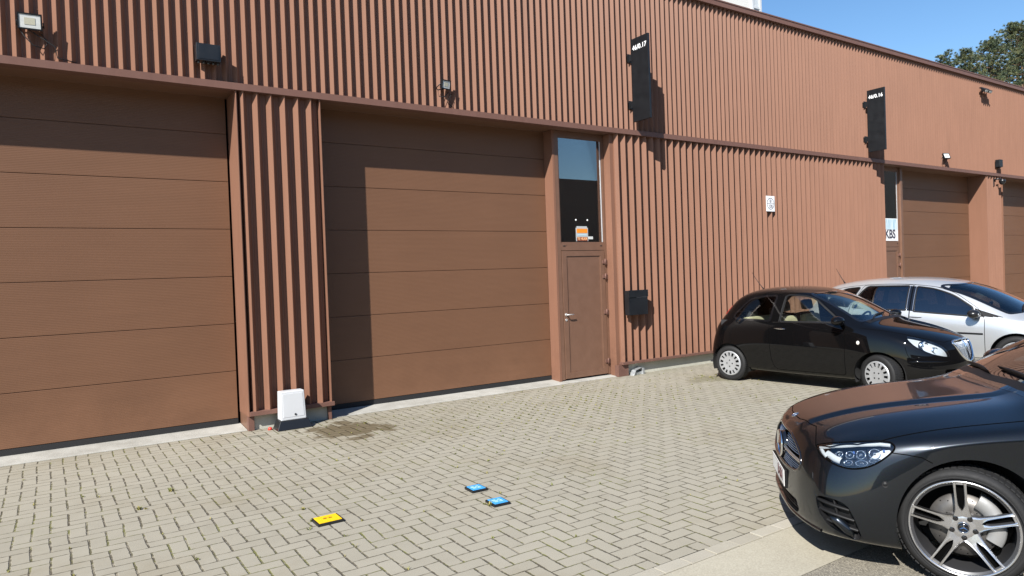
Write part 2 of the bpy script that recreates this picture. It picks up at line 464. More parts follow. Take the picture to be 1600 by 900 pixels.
tag(MB().box(-30, 45, -6.28, -6.165, -.05, -.006).build('bedding_sand', simple('bedding sand', (0.10, 0.088, 0.062), 0.95)), kind='structure')

# ---------------------------------------------------------------- warehouse
WH = thing('warehouse', 'long warehouse clad in terracotta ribbed steel with brown sectional doors', 'building', (0, 0, 0))
XL, XR = -8.0, 40.0
ZLB, ZLT, ZROOF = 4.335, 4.42, 7.12
def ribs(x0, x1, z0, z1, crest0, per, crest_w, slope, yc, yv):
    """trapezoid sheet between x0 and x1; crest centred crest0 + k*per"""
    pts = []
    k = math.floor((x0-crest0)/per)-1
    x = crest0+k*per
    while x < x1+per:
        pts += [(x-crest_w/2-slope, yv), (x-crest_w/2, yc), (x+crest_w/2, yc), (x+crest_w/2+slope, yv)]
        vx0 = x+crest_w/2+slope; vx1 = x+per-crest_w/2-slope; vm = (vx0+vx1)/2
        if vx1-vx0 > 0.04:       # small stiffening bead in the valley
            pts += [(vm-.006, yv), (vm-.003, yv-.004), (vm+.003, yv-.004), (vm+.006, yv)]
        x += per
    out = []
    for (a, ya), (c, yc_) in zip(pts, pts[1:]):
        for (px, py) in ((a, ya),):
            if x0 <= px <= x1: out.append((px, py))
        if a < x0 < c: out.append((x0, ya+(yc_-ya)*(x0-a)/(c-a)))
        if a < x1 < c: out.append((x1, ya+(yc_-ya)*(x1-a)/(c-a)))
    b = MB()
    lo = [b.bm.verts.new((px, py, z0)) for px, py in out]; hi = [b.bm.verts.new((px, py, z1)) for px, py in out]
    for i in range(len(out)-1): b._f([lo[i], lo[i+1], hi[i+1], hi[i]])
    # sheet edge folded back into the wall so it is never paper thin
    blo = [b.bm.verts.new((px, .04, z0)) for px, py in out]; bhi = [b.bm.verts.new((px, .04, z1)) for px, py in out]
    for i in range(len(out)-1):
        b._f([blo[i], blo[i+1], lo[i+1], lo[i]]); b._f([hi[i], hi[i+1], bhi[i+1], bhi[i]])
    b._f([lo[0], hi[0], bhi[0], blo[0]]); b._f([lo[-1], blo[-1], bhi[-1], hi[-1]])
    k = 0; xx = x0+((crest0+per/2-x0) % per)                # hex fixing screws in the valleys
    while xx < x1-.03:
        if k % 3 == 0 and xx < 16:
            for zz in ([z0+.55, z0+1.75] if yv < -.02 and yc > -.09 else [z0+.35, z0+1.9, z0+3.2]):
                if zz < z1-.05: b.cyl((xx+.012, yv-.001, zz+(k % 2)*.03), (xx+.012, yv-.009, zz+(k % 2)*.03), .008, n=6, smooth=False)
        k += 1; xx += per
    return b
ribs(XL, XR, ZLT-.005, ZROOF-.02, -0.080, 0.1264, 0.004, 0.041, -0.082, -0.028).build('upper_cladding', MAT['clad'], WH)
def lower(x0, x1, c0=None):
    o = ribs(x0, x1, 0.245, ZLB+.004, c0, 0.1735, 0.005, 0.0545, -0.102, -0.018).build('lower_cladding', MAT['clad'], WH)
PILLARS = [(-3.05, -1.955), (2.035, 3.125), (22.96, 24.05), (28.2, 29.3)]
for a, b_ in PILLARS: lower(a+.055, b_-.03, a+0.092)
lower(8.45, 17.40, 8.665)
lower(XL, -7.43, XL+.1)
lower(29.4, 40, 29.5)

b = MB()                                                   # solid wall behind the sheets
def wall(x0, x1, z0, z1, y1=.45): b.box(x0, x1, .036, y1, z0, z1)
wall(XL, XR, ZLT-.03, ZROOF)
for a, c in PILLARS: wall(a+.004, c-.004, 0.0, ZLT-.03, .44)
wall(8.41, 17.44, 0, ZLT-.03); wall(XL, -7.40, 0, ZLT-.03); wall(29.3, XR, 0, ZLT-.03)
b.build('wall', MAT['frame'], WH)
b = MB(); b.box(XL, XR, .45, 30, 6.95, ZROOF-.04)
b.box(XL, XL+.2, .45, 30, 0, 6.95); b.box(XR-.2, XR, .45, 30, 0, 6.95); b.box(XL, XR, 29.8, 30, 0, 6.94)
b.build('roof', MAT['black'], WH)
b = MB()
b.box(XL-.02, XR+.02, -.125, .5, ZROOF-.02, ZROOF+.075)
b.box(XL-.02, XR+.02, -.135, .52, ZROOF+.075, ZROOF+.10)
b.build('coping', MAT['trim'], WH)
b = MB()                                                   # long ledge over the openings
b.box(XL, XR, -.12, .036, ZLB, ZLT)
b.box(XL, XR, -.105, .03, ZLT, ZLT+.006)
x = XL+2.3
b.build('ledge_flashing', MAT['trim'], WH)
b = MB()                                                   # soffit over the recesses
b.box(XL, XR, .0361, .44, ZLB+.001, ZLB+.05)
b.build('soffit', MAT['frame'], WH)

def post(x0, x1, y0=0.0, y1=.44, z0=0.0, z1=ZLB-.002, m='clad', name='door_jamb'):
    return MB().box(x0, x1, y0, y1, z0, z1, bev=.004).build(name, MAT[m], WH)
# returns of the pillars: seen as the sunlit strips right of each opening
for a, c in PILLARS:
    post(a, a+.014, -.098, .44, .19); post(c-.012, c, -.098, .44, .19); post(a+.014, a+.05, .0, .44); post(c-.03, c-.012, .0, .44)
    MB().box(a+.012, c+.03, -.115, .03, .195, .25, bev=.003).build('base_flashing', MAT['trim'], WH)
    MB().box(a+.002, a+.075, -.055, .03, 0.0, .194, bev=.003).build('jamb_foot', MAT['trim'], WH)
    MB().box(c-.045, c+.002, -.055, .03, 0.0, .194, bev=.003).build('jamb_foot', MAT['trim'], WH)
    MB().box(a+.076, c-.046, -.012, .03, 0.0, .194).build('plinth', MAT['plinth'], WH)
# wide wall right of the entry
MB().box(8.43, 17.46, -.115, .03, .21, .255, bev=.003).build('base_flashing', MAT['trim'], WH)
MB().box(8.62, 17.44, -.012, .03, 0.0, .209).build('plinth', MAT['plinth'], WH)
MB().box(8.36, 8.60, -.066, .03, 0.0, .205, bev=.003).build('jamb_foot', MAT['trim'], WH)
post(8.365, 8.45, -.012, .44); post(17.40, 17.45, -.012, .44)
post(7.205, 7.256, .146, .44)                               # between door and entry
post(18.50, 18.60, .10, .44, m='frame')

# sectional doors: five courses of grooved panels
def sectional(x0, x1, yf=.38):
    b = MB(); z = 0.112; zt = 0.741
    while z < ZLB+.02:
        z1 = min(zt, ZLB+.03)
        b.box(x0, x1, yf, yf+.045, z+.004, z1-.004, bev=.0035)
        z = zt; zt += .6245
    b.box(x0, x1, yf+.012, yf+.05, .10, ZLB+.03)
    o = b.build('garage_door', MAT['door'], WH)
    MB().box(x0, x1, yf-.004, yf+.05, .035, .110).build('bottom_seal', MAT['rubber'], o)
    MB().box(x0-.03, x0-.002, yf-.02, yf+.06, .03, ZLB).build('side_seal', MAT['rubber'], o)
    MB().box(x1+.001, x1+.010, yf+.03, yf+.06, .03, ZLB).build('side_seal', MAT['rubber'], o)
    return o
DOORS = [(-7.37, -3.08), (-1.93, 2.005), (3.155, 7.200), (18.63, 22.93), (24.08, 28.17)]
for x0, x1 in DOORS: sectional(x0, x1)
for x0, x1 in ((-7.395, -3.052), (-1.955, 2.033), (3.127, 8.36), (17.46, 22.958), (24.052, 28.2)):
    b = MB(); b.prism([(0.0, -.004), (0.44, -.004), (0.44, .042), (0.36, .038), (0.02, .012), (0, .006)], lambda u, v, d: (d, u, v), x0, x1)
    b.build('threshold', MAT['sill'], WH)

# entry doors with a tall light above
def entry(xa, xb, notice, door_hand=1):
    yf = .15
    W_ = MB()                                              # outer frame
    zt = ZLB-.004
    zl = 2.40; zh = 2.275                                  # bottom of glass, top of the leaf
    W_.box(xa, xa+.075, yf, yf+.07, .04, zt, bev=.003); W_.box(xb-.05, xb, yf, yf+.07, .04, zt, bev=.003)
    W_.box(xa+.075, xb-.05, yf, yf+.07, zt-.095, zt); W_.box(xa+.075, xb-.05, yf, yf+.07, zh, zl)
    W_.box(xa+.13, xa+.20, yf-.004, yf, zl-.028-.014, zl-.028+.012); 
    fr = W_.build('entry_frame', MAT['frame'], WH)
    for px in (xa+.14, xb-.13): MB().cyl((px-.022, yf-.002, zl-.045), (px+.022, yf-.002, zl-.045), .007, n=10).build('drain_cap', MAT['rubber'], fr)
    wd = MB()
    g0, g1, h0, h1 = xa+.075, xb-.05, zl, zt-.095
    for q_ in ((g0, g0+.02, h0, h1), (g1-.02, g1, h0, h1), (g0+.02, g1-.02, h0, h0+.02), (g0+.02, g1-.02, h1-.02, h1)):
        wd.box(q_[0], q_[1], yf+.012, yf+.06, q_[2], q_[3])
    win = wd.build('window', MAT['frame'], WH)
    MB().box(g0+.02, g1-.02, yf+.016, yf+.022, h0+.02, h1-.02).build('pane', MAT['pane'], win)
    MB().box(g1-.040, g1-.021, yf+.010, yf+.0145, h0+.021, h1-.021).build('glazing_bead', MAT['white'], win)
    rm = MB()
    rm.box(g0-.02, g1+.02, 1.9, 1.92, 0, 4.36); rm.box(g0-.03, g0-.02, yf+.1, 1.92, 0, 4.36); rm.box(g1+.02, g1+.03, yf+.1, 1.92, 0, 4.36); rm.box(g0-.02, g1+.02, yf+.1, 1.9, .05, .06)
    rm.box(g0-.02, g1+.02, yf+.1, 1.9, 4.30, 4.32)
    rm.build('interior_wall', MAT['dark'], WH)
    # leaf : stiles, recessed panel
    l0, l1 = xa+.085, xb-.06
    lf = MB()
    lf.box(l0, l0+.10, yf-.006, yf+.06, .055, zh-.008, bev=.003); lf.box(l1-.10, l1, yf-.006, yf+.06, .055, zh-.008, bev=.003)
    lf.box(l0+.10, l1-.10, yf-.0055, yf+.06, zh-.10, zh-.0085); lf.box(l0+.10, l1-.10, yf-.0055, yf+.06, .0555, .155)
    lf.box(l0+.105, l1-.105, yf+.008, yf+.05, .16, zh-.105)
    for q_ in ((l0+.10, l0+.112, .155, zh-.10), (l1-.112, l1-.10, .155, zh-.10)): lf.box(q_[0], q_[1], yf+.002, yf+.05, q_[2], q_[3])
    lf.box(l0+.112, l1-.112, yf+.002, yf+.05, .155, .167); lf.box(l0+.112, l1-.112, yf+.002, yf+.05, zh-.112, zh-.10)
    leaf = lf.build('entry_door', MAT['frame'], WH)
    h = MB(); hx = l0+.045; hz = 1.165
    h.cyl((hx, yf-.012, hz), (hx, yf-.006, hz), .026, n=18); h.cyl((hx, yf-.06, hz), (hx, yf-.01, hz), .010)
    h.tube([(hx-.004, yf-.058, hz), (hx+.04, yf-.062, hz), (hx+.13, yf-.058, hz-.002)], .0105)
    h.cyl((hx, yf-.014, hz-.09), (hx, yf-.006, hz-.09), .022, n=16)
    h.build('handle', MAT['steel'], leaf)
    for z in (.28, 1.16, 1.80, 2.06):
        g = MB(); hxg = l1+.012
        g.cyl((hxg-.016, yf-.026, z-.055), (hxg-.016, yf-.026, z+.055), .013, n=12)
        g.box(hxg-.075, hxg-.02, yf-.022, yf-.006, z-.03, z+.03, bev=.003); g.box(hxg-.01, hxg+.03, yf-.022, yf-.004, z-.05, z+.05, bev=.003)
        g.build('hinge', MAT['trim'], leaf)
    return win, (g0, g1, h0, h1)
win1, gl1 = entry(7.255, 8.362, True)
win2, gl2 = entry(17.455, 18.50, False)
# ---------------------------------------------------------------- fixtures
def sign(X, num, label):
    t = thing('unit_sign', label, 'sign', (X, -.155, 4.55), 0, 'black blade signs with unit numbers')
    b = MB(); b.box(-.022, .022, -.42, 0, 0, 1.475, bev=.003); b.build('sign_panel', MAT['black'], t)
    for z in (.32, 1.16):
        b = MB(); b.box(-.016, .016, .0005, .125, z-.06, z+.06, bev=.003); b.box(-.05, .05, .060, .072, z-.075, z+.075, bev=.002); b.build('bracket', MAT['black'], t)
    text('number', num, .118, frame((-.0235, -.21, 1.30), (0, -1, 0), (0, 0, 1)), MAT['whiteprint'], t, bold=.0026, sx=.92, space=1.06)
    return t
sign(8.855, '46/0.17', 'tall black blade sign with white number 46/0.17 above the glazed entry')
sign(16.577, '46/0.16', 'tall black blade sign with white number 46/0.16 left of the far garage doors')

def wall_cable(t, pts, r=.006): MB().tube(pts, r, 6).build('cable', MAT['rubber'], t)
MAT['lens'] = simple('frosted lamp lens', (0.62, 0.63, 0.60), 0.25, var=.15, vscale=30)
MAT['led'] = simple('led board', (0.45, 0.43, 0.33), 0.4)
def flood(loc, wd, ht, yaw_, tilt, label, cables):
    t = thing('floodlight', label, 'floodlight', loc, 0, 'small black floodlights above the ledge')
    M = Matrix.Rotation(yaw_, 4, 'Z') @ Matrix.Rotation(tilt, 4, 'X')
    M.translation = (0, -.16, .02)
    b = MB()
    fr = .014
    b.box(-wd/2, wd/2, .0, .035, -ht/2, ht/2, bev=.006, mat=None)
    for q_ in ((-wd/2, wd/2, ht/2-fr, ht/2), (-wd/2, wd/2, -ht/2, -ht/2+fr), (-wd/2, -wd/2+fr, -ht/2+fr, ht/2-fr), (wd/2-fr, wd/2, -ht/2+fr, ht/2-fr)):
        b.box(q_[0], q_[1], -.012, .0, q_[2], q_[3])
    for k in range(7): b.box(-wd/2+.02+k*(wd-.04)/6-.003, -wd/2+.02+k*(wd-.04)/6+.003, .035, .06, -ht/2+.02, ht/2-.02)
    o = b.build('housing', MAT['blackgloss'], t); o.data.transform(M)
    b = MB(); b.box(-wd/2+fr+.001, wd/2-fr-.001, -.006, -.001, -ht/2+fr+.001, ht/2-fr-.001); o = b.build('lens', MAT['lens'], t); o.data.transform(M)
    b = MB(); b.box(-wd*.22, wd*.22, -.009, -.0065, -ht*.2, ht*.22); o2 = b.build('led_board', MAT['led'], o); o2.data.transform(M)
    b = MB()                                                # U bracket to the wall
    b.tube([M @ Vector((-wd/2-.008, .02, 0)), M @ Vector((-wd/2-.010, .10, -.05)), Vector((-wd/2+.02, .07, -.03))], .007, 6)
    b.tube([M @ Vector((wd/2+.008, .02, 0)), M @ Vector((wd/2+.010, .10, -.05)), Vector((wd/2-.02, .07, -.03))], .007, 6)
    b.box(-wd/2, wd/2, .055, .075, -.05, -.02)
    b.build('bracket', MAT['black'], t)
    for c in cables: wall_cable(t, c)
    return t
flood((-.075, 0, 4.79), .225, .17, R(-3), R(10), 'floodlight with large square lens over the left garage door',
      [[(-.10, -.10, -.04), (-.06, -.13, -.13), (.02, -.12, -.22), (.12, -.10, -.24), (.16, -.09, -.16), (.10, -.085, -.08)],
       [(-.02, -.1, -.05), (.10, -.12, -.13), (.22, -.10, -.20), (.24, -.09, -.32), (.42, -.09, -.35)]])
flood((5.03, 0, 4.735), .165, .135, R(10), R(10), 'small floodlight centred above the middle garage door',
      [[(-.02, -.1, -.04), (-.12, -.12, -.06), (-.10, -.12, -.16), (.0, -.11, -.15), (.06, -.1, -.08)],
       [(.05, -.11, -.06), (.10, -.12, -.12), (.04, -.1, -.22), (.16, -.09, -.30)]])
flood((20.45, 0, 4.70), .19, .16, R(-24), R(-24), 'floodlight turned sideways above the far garage door',
      [[(-.08, -.1, -.05), (-.16, -.12, -.12), (-.10, -.1, -.22), (.03, -.09, -.20)], [(.0, -.1, -.08), (.06, -.1, -.2), (.20, -.09, -.27)]])

MAT['trimgrey'] = simple('dark grey gland', (.06, .06, .06), .4)
# emergency light box: dark slab with a row of glands below
t = thing('wall_box', 'wide black wall box with glands beneath over the left garage door', 'wall box', (1.72, -.085, 4.725), 0)
b = MB(); b.box(-.14, .14, -.135, 0, -.105, .105, bev=.008); b.build('housing', MAT['black'], t)
b = MB(); b.box(-.115, .118, -.139, -.134, -.085, .085, bev=.003); b.build('cover', MAT['black'], t)
for k in range(5): MB().cyl((-.11+k*.055, -.085, -.132), (-.11+k*.055, -.085, -.104), .012, n=10).build('cable_gland', MAT['trimgrey'], t)

t = thing('wall_box', 'small black box on the cladding at the far right above the dome camera', 'wall box', (23.70, -.085, 4.71), 0)
b = MB(); b.box(-.10, .10, -.13, 0, -.11, .11, bev=.012); b.build('housing', MAT['black'], t)
b = MB(); b.box(-.05, .05, -.10, -.03, -.135, -.111, bev=.006); b.build('lens', MAT['blackgloss'], t)

t = thing('spot_light', 'black twin headed spotlight high on the cladding under the roof edge', 'spotlight', (22.85, -.085, 6.80), 0)
b = MB(); b.box(-.03, .03, -.03, .0, -.05, .05, bev=.004); b.box(-.24, .24, -.09, -.03, .02, .05, bev=.006); b.build('bracket', MAT['black'], t)
for x in (-.125, .125):
    b = MB(); M_ = Matrix.Translation((x, -.13, -.03)) @ Matrix.Rotation(R(35), 4, 'X')
    b.box(-.10, .10, -.06, .06, -.05, .035, bev=.012, mat=M_); o = b.build('lamp_head', MAT['blackgloss'], t)
    b = MB(); b.box(-.075, .075, -.066, -.061, -.036, .022, mat=M_); b.build('lens', MAT['lens'], o)

t = thing('security_camera', 'dome security camera on a bracket under the ledge at the far right pillar', 'camera', (23.50, -.06, 4.17), 0)
b = MB(); b.box(-.08, .08, -.02, .0, -.13, .09, bev=.004); b.tube([(0, -.01, .05), (.05, -.12, .07), (.12, -.18, .07)], .022, 10); b.build('bracket', MAT['blackgloss'], t)
b = MB(); b.lathe([(.0, .06), (.06, .058), (.085, .03), (.09, 0), (.088, -.02)], Matrix.Translation((.13, -.19, 0)), 24); b.build('housing', MAT['blackgloss'], t)
b = MB(); b.lathe([(.082, -.02), (.078, -.055), (.055, -.09), (.02, -.108), (.0, -.11)], Matrix.Translation((.13, -.19, 0)), 24); b.build('dome', MAT['blackgloss'], t)

# fire rating plate
MAT['print'] = simple('dark print', (0.05, 0.05, 0.07), 0.6)
MAT['redprint'] = simple('red print', (0.45, 0.06, 0.05), 0.6)
t = thing('fire_rating_plate', 'white plate reading EI 120 in a circle on the ribbed wall', 'sign', (12.77, -.104, 3.205), 0)
b = MB(); b.box(-.14, .14, -.008, 0, -.163, .163, bev=.002); b.build('plate', MAT['whiteprint'], t)
b = MB(); b.lathe([(.110, 0), (.122, 0), (.122, .0015), (.110, .0015)], frame((0, -.0085, 0), (1, 0, 0), (0, 0, 1)), 48, smooth=False)
b.box(-.11, .11, -.010, -.0083, -.004, .004); b.build('ring', MAT['print'], t)
text('lettering', 'EI', .085, frame((0, -.0095, .052), (1, 0, 0), (0, 0, 1)), MAT['print'], t, bold=.001)
text('lettering', '120', .085, frame((0, -.0095, -.055), (1, 0, 0), (0, 0, 1)), MAT['print'], t, bold=.001)

# letter box
t = thing('letter_box', 'black square letter box on the ribbed wall beside the entry door', 'letter box', (8.735, -.104, 1.315), 0)
b = MB(); b.box(-.235, .225, -.135, -.03, -.22, .215, bev=.004); b.build('body', MAT['black'], t)
b = MB(); b.box(-.215, .205, -.03, 0, -.18, .17, bev=.003); b.build('back_plate', MAT['black'], t)
b = MB(); b.box(-.238, .228, -.148, -.132, .095, .222, bev=.004); fl = b.build('flap', MAT['black'], t)
b = MB(); b.box(-.05, .215, -.1385, -.1352, .088, .0935); b.build('slot_edge', MAT['steel'], t)

# notice and stickers on the glass
MAT['orange'] = simple('orange print', (0.78, 0.24, 0.015), 0.55)
MAT['rust'] = simple('brown red print', (0.16, 0.03, 0.012), 0.55)
MAT['paleblue'] = simple('pale blue print', (0.42, 0.60, 0.68), 0.55)
yg = .163
MAT['paleboard'] = simple('pale grey board', (.40, .42, .42), .6)
MAT['peach'] = simple('pale orange print', (.80, .42, .20), .6)
t = thing('rent_notice', 'orange and white TE HUUR notice at the foot of the entry window', 'notice', (7.815, yg, 2.435), 0)
b = MB(); b.box(-.135, .135, -.004, 0, 0, .235); b.box(-.115, .115, -.004, 0, .235, .262); b.build('board', MAT['paleboard'], t)
b = MB(); b.box(-.12, .12, -.0065, -.0045, .145, .218); b.build('orange_band', MAT['orange'], t)
b = MB(); b.box(-.12, .12, -.0065, -.0045, .003, .074); b.build('red_band', MAT['rust'], t)
text('lettering', 'TE HUUR', .066, frame((0, -.008, .040), (1, 0, 0), (0, 0, 1)), MAT['peach'], t, bold=.0015, sx=.84)
for x in (-.125, .135): MB().lathe([(0, .012), (.010, .010), (.018, 0)], frame((x, 0, .37), (1, 0, 0), (0, 0, 1)), 14).build('suction_cup', MAT['lens'], t)
b = MB(); b.box(-.10, .10, -.0065, -.0045, .100, .118); b.build('text_line', MAT['paleblue'], t)
b = MB(); b.box(.14, .245, -.004, 0, .035, .082); b.build('card', MAT['lens'], t)

t = thing('window_sticker', 'white and blue sticker with dark letters KBS on the far entry window', 'sticker', (18.06, yg, 2.43), 0)
b = MB(); b.box(-.47, .365, -.004, 0, 0, .575); b.build('sheet', MAT['whiteprint'], t)
def streak_mat():
    m, nt, out = new_mat('blue streaks'); q = NT(nt); tc = q.n('ShaderNodeTexCoord')
    mp = q.n('ShaderNodeMapping'); mp.inputs['Rotation'].default_value = (0, R(35), 0); mp.inputs['Scale'].default_value = (14, 1, 2.5)
    nt.links.new(tc.outputs['Object'], mp.inputs[0]); nz = q.noise(mp.outputs[0], 1.0, 4)
    p = pbsdf(nt, Roughness=.5); nt.links.new(q.ramp(nz.outputs[0], [(.35, (.25, .46, .56)), (.65, (.72, .78, .80))]), p.inputs['Base Color']); nt.links.new(p.outputs[0], out.inputs[0]); return m
b = MB(); b.box(-.46, .33, -.0065, -.0045, .29, .56); b.build('picture', streak_mat(), t)
text('lettering', 'KBS', .31, frame((-.02, -.008, .165), (1, 0, 0), (0, 0, 1)), MAT['print'], t, bold=.008, sx=.98)

# white service cabinet on its black foot
t = thing('service_cabinet', 'white plastic cabinet with black foot standing against the pillar plinth', 'cabinet', (2.545, -.225, 0), 0)
b = MB()
def frustum(b, x0, x1, y0, y1, z0, X0, X1, Y0, Y1, z1, bev):
    q_ = bmesh.new()
    v = [q_.verts.new(p) for p in ((x0,y0,z0),(x1,y0,z0),(x1,y1,z0),(x0,y1,z0),(X0,Y0,z1),(X1,Y0,z1),(X1,Y1,z1),(X0,Y1,z1))]
    for f in ((0,3,2,1),(4,5,6,7),(0,1,5,4),(1,2,6,5),(2,3,7,6),(3,0,4,7)): q_.faces.new([v[k] for k in f])
    bmesh.ops.bevel(q_, geom=list(q_.edges), offset=bev, segments=3, affect='EDGES', profile=.6); b.merge(q_)
frustum(b, -.162, .162, -.080, .10, .115, -.156, .148, -.064, .09, .485, .014); b.build('cabinet_body', MAT['white'], t, smooth=False)
b = MB(); frustum(b, -.135, .135, -.0815, -.06, .155, -.130, .124, -.0690, -.03, .455, .003); dr = b.build('cabinet_door', MAT['white'], t)
b = MB(); b.cyl((.02, -.088, .185), (.02, -.07, .185), .013, n=14); b.build('lock', MAT['rubber'], dr)
b = MB(); frustum(b, -.225, .225, -.135, .115, 0, -.180, .180, -.098, .11, .114, .008); b.build('foot', MAT['blackgloss'], t)
t = thing('red_cap', 'small red plastic cap lying beside the black foot of the white cabinet', 'cap', (2.275, -.16, 0), 0)
b = MB(); b.lathe([(.0, .035), (.018, .034), (.026, .02), (.028, 0), (.0, 0)], None, 16); b.build('cap', simple('red plastic', (.55, .05, .03), .4), t)
# loose bracket at the foot of the ribbed wall
t = thing('metal_bracket', 'bent galvanised steel bracket lying at the foot of the ribbed wall', 'bracket', (8.80, -.075, 0), R(8))
b = MB(); b.prism([(-.16, .0), (-.155, 0), (-.10, .085), (.06, .12), (.15, .02), (.155, .022), (.064, .127), (-.104, .092)], lambda u, v, d: (u, d, v), -.055, .04)
b.build('strip', MAT['galv'], t)
b = MB(); b.box(-.12, .10, -.03, .04, 0.0, .05, bev=.006); b.box(.09, .14, -.06, .0, .0, .11, bev=.004); b.build('clip', MAT['galv'], t)

# utility covers
def cover_face_mat(name, col):
    return simple(name, col, .5, var=.12, vscale=40, bump=.3, bscale=200)
MAT['yellow'] = cover_face_mat('yellow cast lid', (0.80, 0.52, 0.01))
MAT['blue'] = cover_face_mat('blue cast lid', (0.055, 0.33, 0.70))
def cover(loc, wx, wy, col, label, rz=0, group=None):
    t = thing('valve_cover', label, 'valve cover', loc, rz, group)
    b = MB(); b.box(-wx/2, wx/2, -wy/2, wy/2, -.03, .020, bev=.004); b.build('rim', MAT['black'], t)
    b = MB(); b.box(-wx/2+.014, wx/2-.014, -wy/2+.014, wy/2-.014, .012, .0245, bev=.002); lid = b.build('lid', MAT[col], t)
    b = MB()
    if col == 'yellow':
        b.box(-.035, -.008, -.006, .006, .0243, .0262); b.box(.008, .035, -.006, .006, .0243, .0262); b.box(-.03, .03, .02, .024, .0243, .0256)
    b2 = None
    if col == 'blue':
        for (x, y, w_, h_) in ((-.03, .022, .030, .012), (.018, .022, .022, .012), (-.02, 0, .05, .010), (.025, -.003, .016, .014), (-.025, -.024, .030, .012), (.018, -.026, .034, .010)):
            b.box(x-w_/2, x+w_/2, y-h_/2, y+h_/2, .0243, .0258)
    b.build('raised_mark', MAT['rust'] if col == 'yellow' else MAT['paleblue'], lid)
    return t
cover((1.726, -4.00, 0), .205, .18, 'yellow', 'yellow square valve cover with black rim set in the paving')
cover((3.03, -4.066, 0), .15, .158, 'blue', 'blue valve cover farther from the camera, nearer the entry door', R(-3), 'pair of blue valve covers')
cover((2.982, -4.495, 0), .15, .165, 'blue', 'blue valve cover nearer the camera with dry weeds at its corner', R(-4), 'pair of blue valve covers')

# weeds in the joints: uncountable specks
rng = random.Random(3)
b = MB()
def tuft(x, y, s, n):
    for k in range(n):
        a = rng.uniform(0, 2*PI); l = s*rng.uniform(.5, 1.2); bend = rng.uniform(.3, 1.1)
        dx, dy = math.cos(a), math.sin(a); wv = s*.10*rng.uniform(.6, 1.6)
        px, py = -dy*wv, dx*wv
        bx, by = x+rng.uniform(-.3, .3)*s, y+rng.uniform(-.3, .3)*s
        m_ = (bx+dx*l*.5*bend, by+dy*l*.5*bend, l*.55); e_ = (bx+dx*l*bend, by+dy*l*bend, l*.6*rng.uniform(.5, 1.2))
        b.mi = rng.choice((0, 0, 1))
        b.quad((bx-px, by-py, .001), (bx+px, by+py, .001), (m_[0]+px*.9, m_[1]+py*.9, m_[2]), (m_[0]-px*.9, m_[1]-py*.9, m_[2]))
        b.quad((m_[0]-px*.9, m_[1]-py*.9, m_[2]), (m_[0]+px*.9, m_[1]+py*.9, m_[2]), (e_[0]+px*.2, e_[1]+py*.2, e_[2]), (e_[0]-px*.2, e_[1]-py*.2, e_[2]))
spots = [(0.55, -2.68, .045, 14), (0.60, -2.70, .03, 10), (0.84, -2.27, .05, 16), (3.36, -.66, .05, 16), (2.90, -4.50, .05, 16), (2.88, -4.45, .03, 10),
         (1.62, -3.92, .03, 8), (1.66, -3.60, .035, 12), (1.55, -4.1, .03, 8)]
for s in spots: tuft(*s)
Mg = .1185
for k in range(1300):
    x = rng.uniform(-.6, 12); y = rng.uniform(-6.0, -.15)
    if rng.random() < .72: y = rng.gauss(-1.7, .9); x = rng.gauss(6.0, 1.5)
    if y > -.15 or y < -6: continue
    x = -.07+round((x+.07)/Mg)*Mg; y = -.02+round((y+.02)/Mg)*Mg
    tuft(x+rng.uniform(-.01, .01), y+rng.uniform(-.01, .01), rng.uniform(.010, .030), rng.randint(4, 8))
for k in range(26): tuft(rng.uniform(9.0, 9.7), rng.uniform(-1.5, -1.0), rng.uniform(.012, .035), 7)
o = b.build('joint_weeds', [simple('dry green weed', (.13, .145, .03), .8), simple('straw weed', (.27, .23, .07), .8)], recalc=False)
tag(o, 'small green and straw weeds growing in the paving joints', 'weeds', kind='stuff')
# ================================================================ car bodies
from mathutils.interpolate import poly_3d_calc
def catmull(pts, n=6, closed=True):
    P = [Vector(p) for p in pts]; N = len(P); out = []
    rng_ = range(N) if closed else range(N-1)
    for i in rng_:
        p1, p2 = P[i], P[(i+1) % N]
        p0 = P[i-1] if (closed or i > 0) else p1*2-p2
        p3 = P[(i+2) % N] if (closed or i+2 < N) else p2*2-p1
        for k in range(n):
            t = k/n
            out.append(0.5*((2*p1)+(p2-p0)*t+(2*p0-5*p1+4*p2-p3)*t*t+(3*p1-p0-3*p2+p3)*t**3))
    if not closed: out.append(P[-1])
    return out

def rounded(pts, rad, n=5):
    """polygon with rounded corners; rad per corner or scalar"""
    P = [Vector(p) for p in pts]; N = len(P); out = []
    for i in range(N):
        r = rad[i] if isinstance(rad, (list, tuple)) else rad
        a, b, c = P[i-1], P[i], P[(i+1) % N]
        if r <= 0: out.append(b); continue
        u = (a-b); v = (c-b); r_ = min(r, u.length*.48, v.length*.48)
        s, e = b+u.normalized()*r_, b+v.normalized()*r_
        for k in range(n+1):
            t = k/n; out.append((1-t)**2*s+2*t*(1-t)*b+t*t*e)
    return out

def in_poly(x, y, poly):
    c = False; j = len(poly)-1
    for i in range(len(poly)):
        xi, yi = poly[i][0], poly[i][1]; xj, yj = poly[j][0], poly[j][1]
        if (yi > y) != (yj > y) and x < (xj-xi)*(y-yi)/(yj-yi)+xi: c = not c
        j = i
    return c

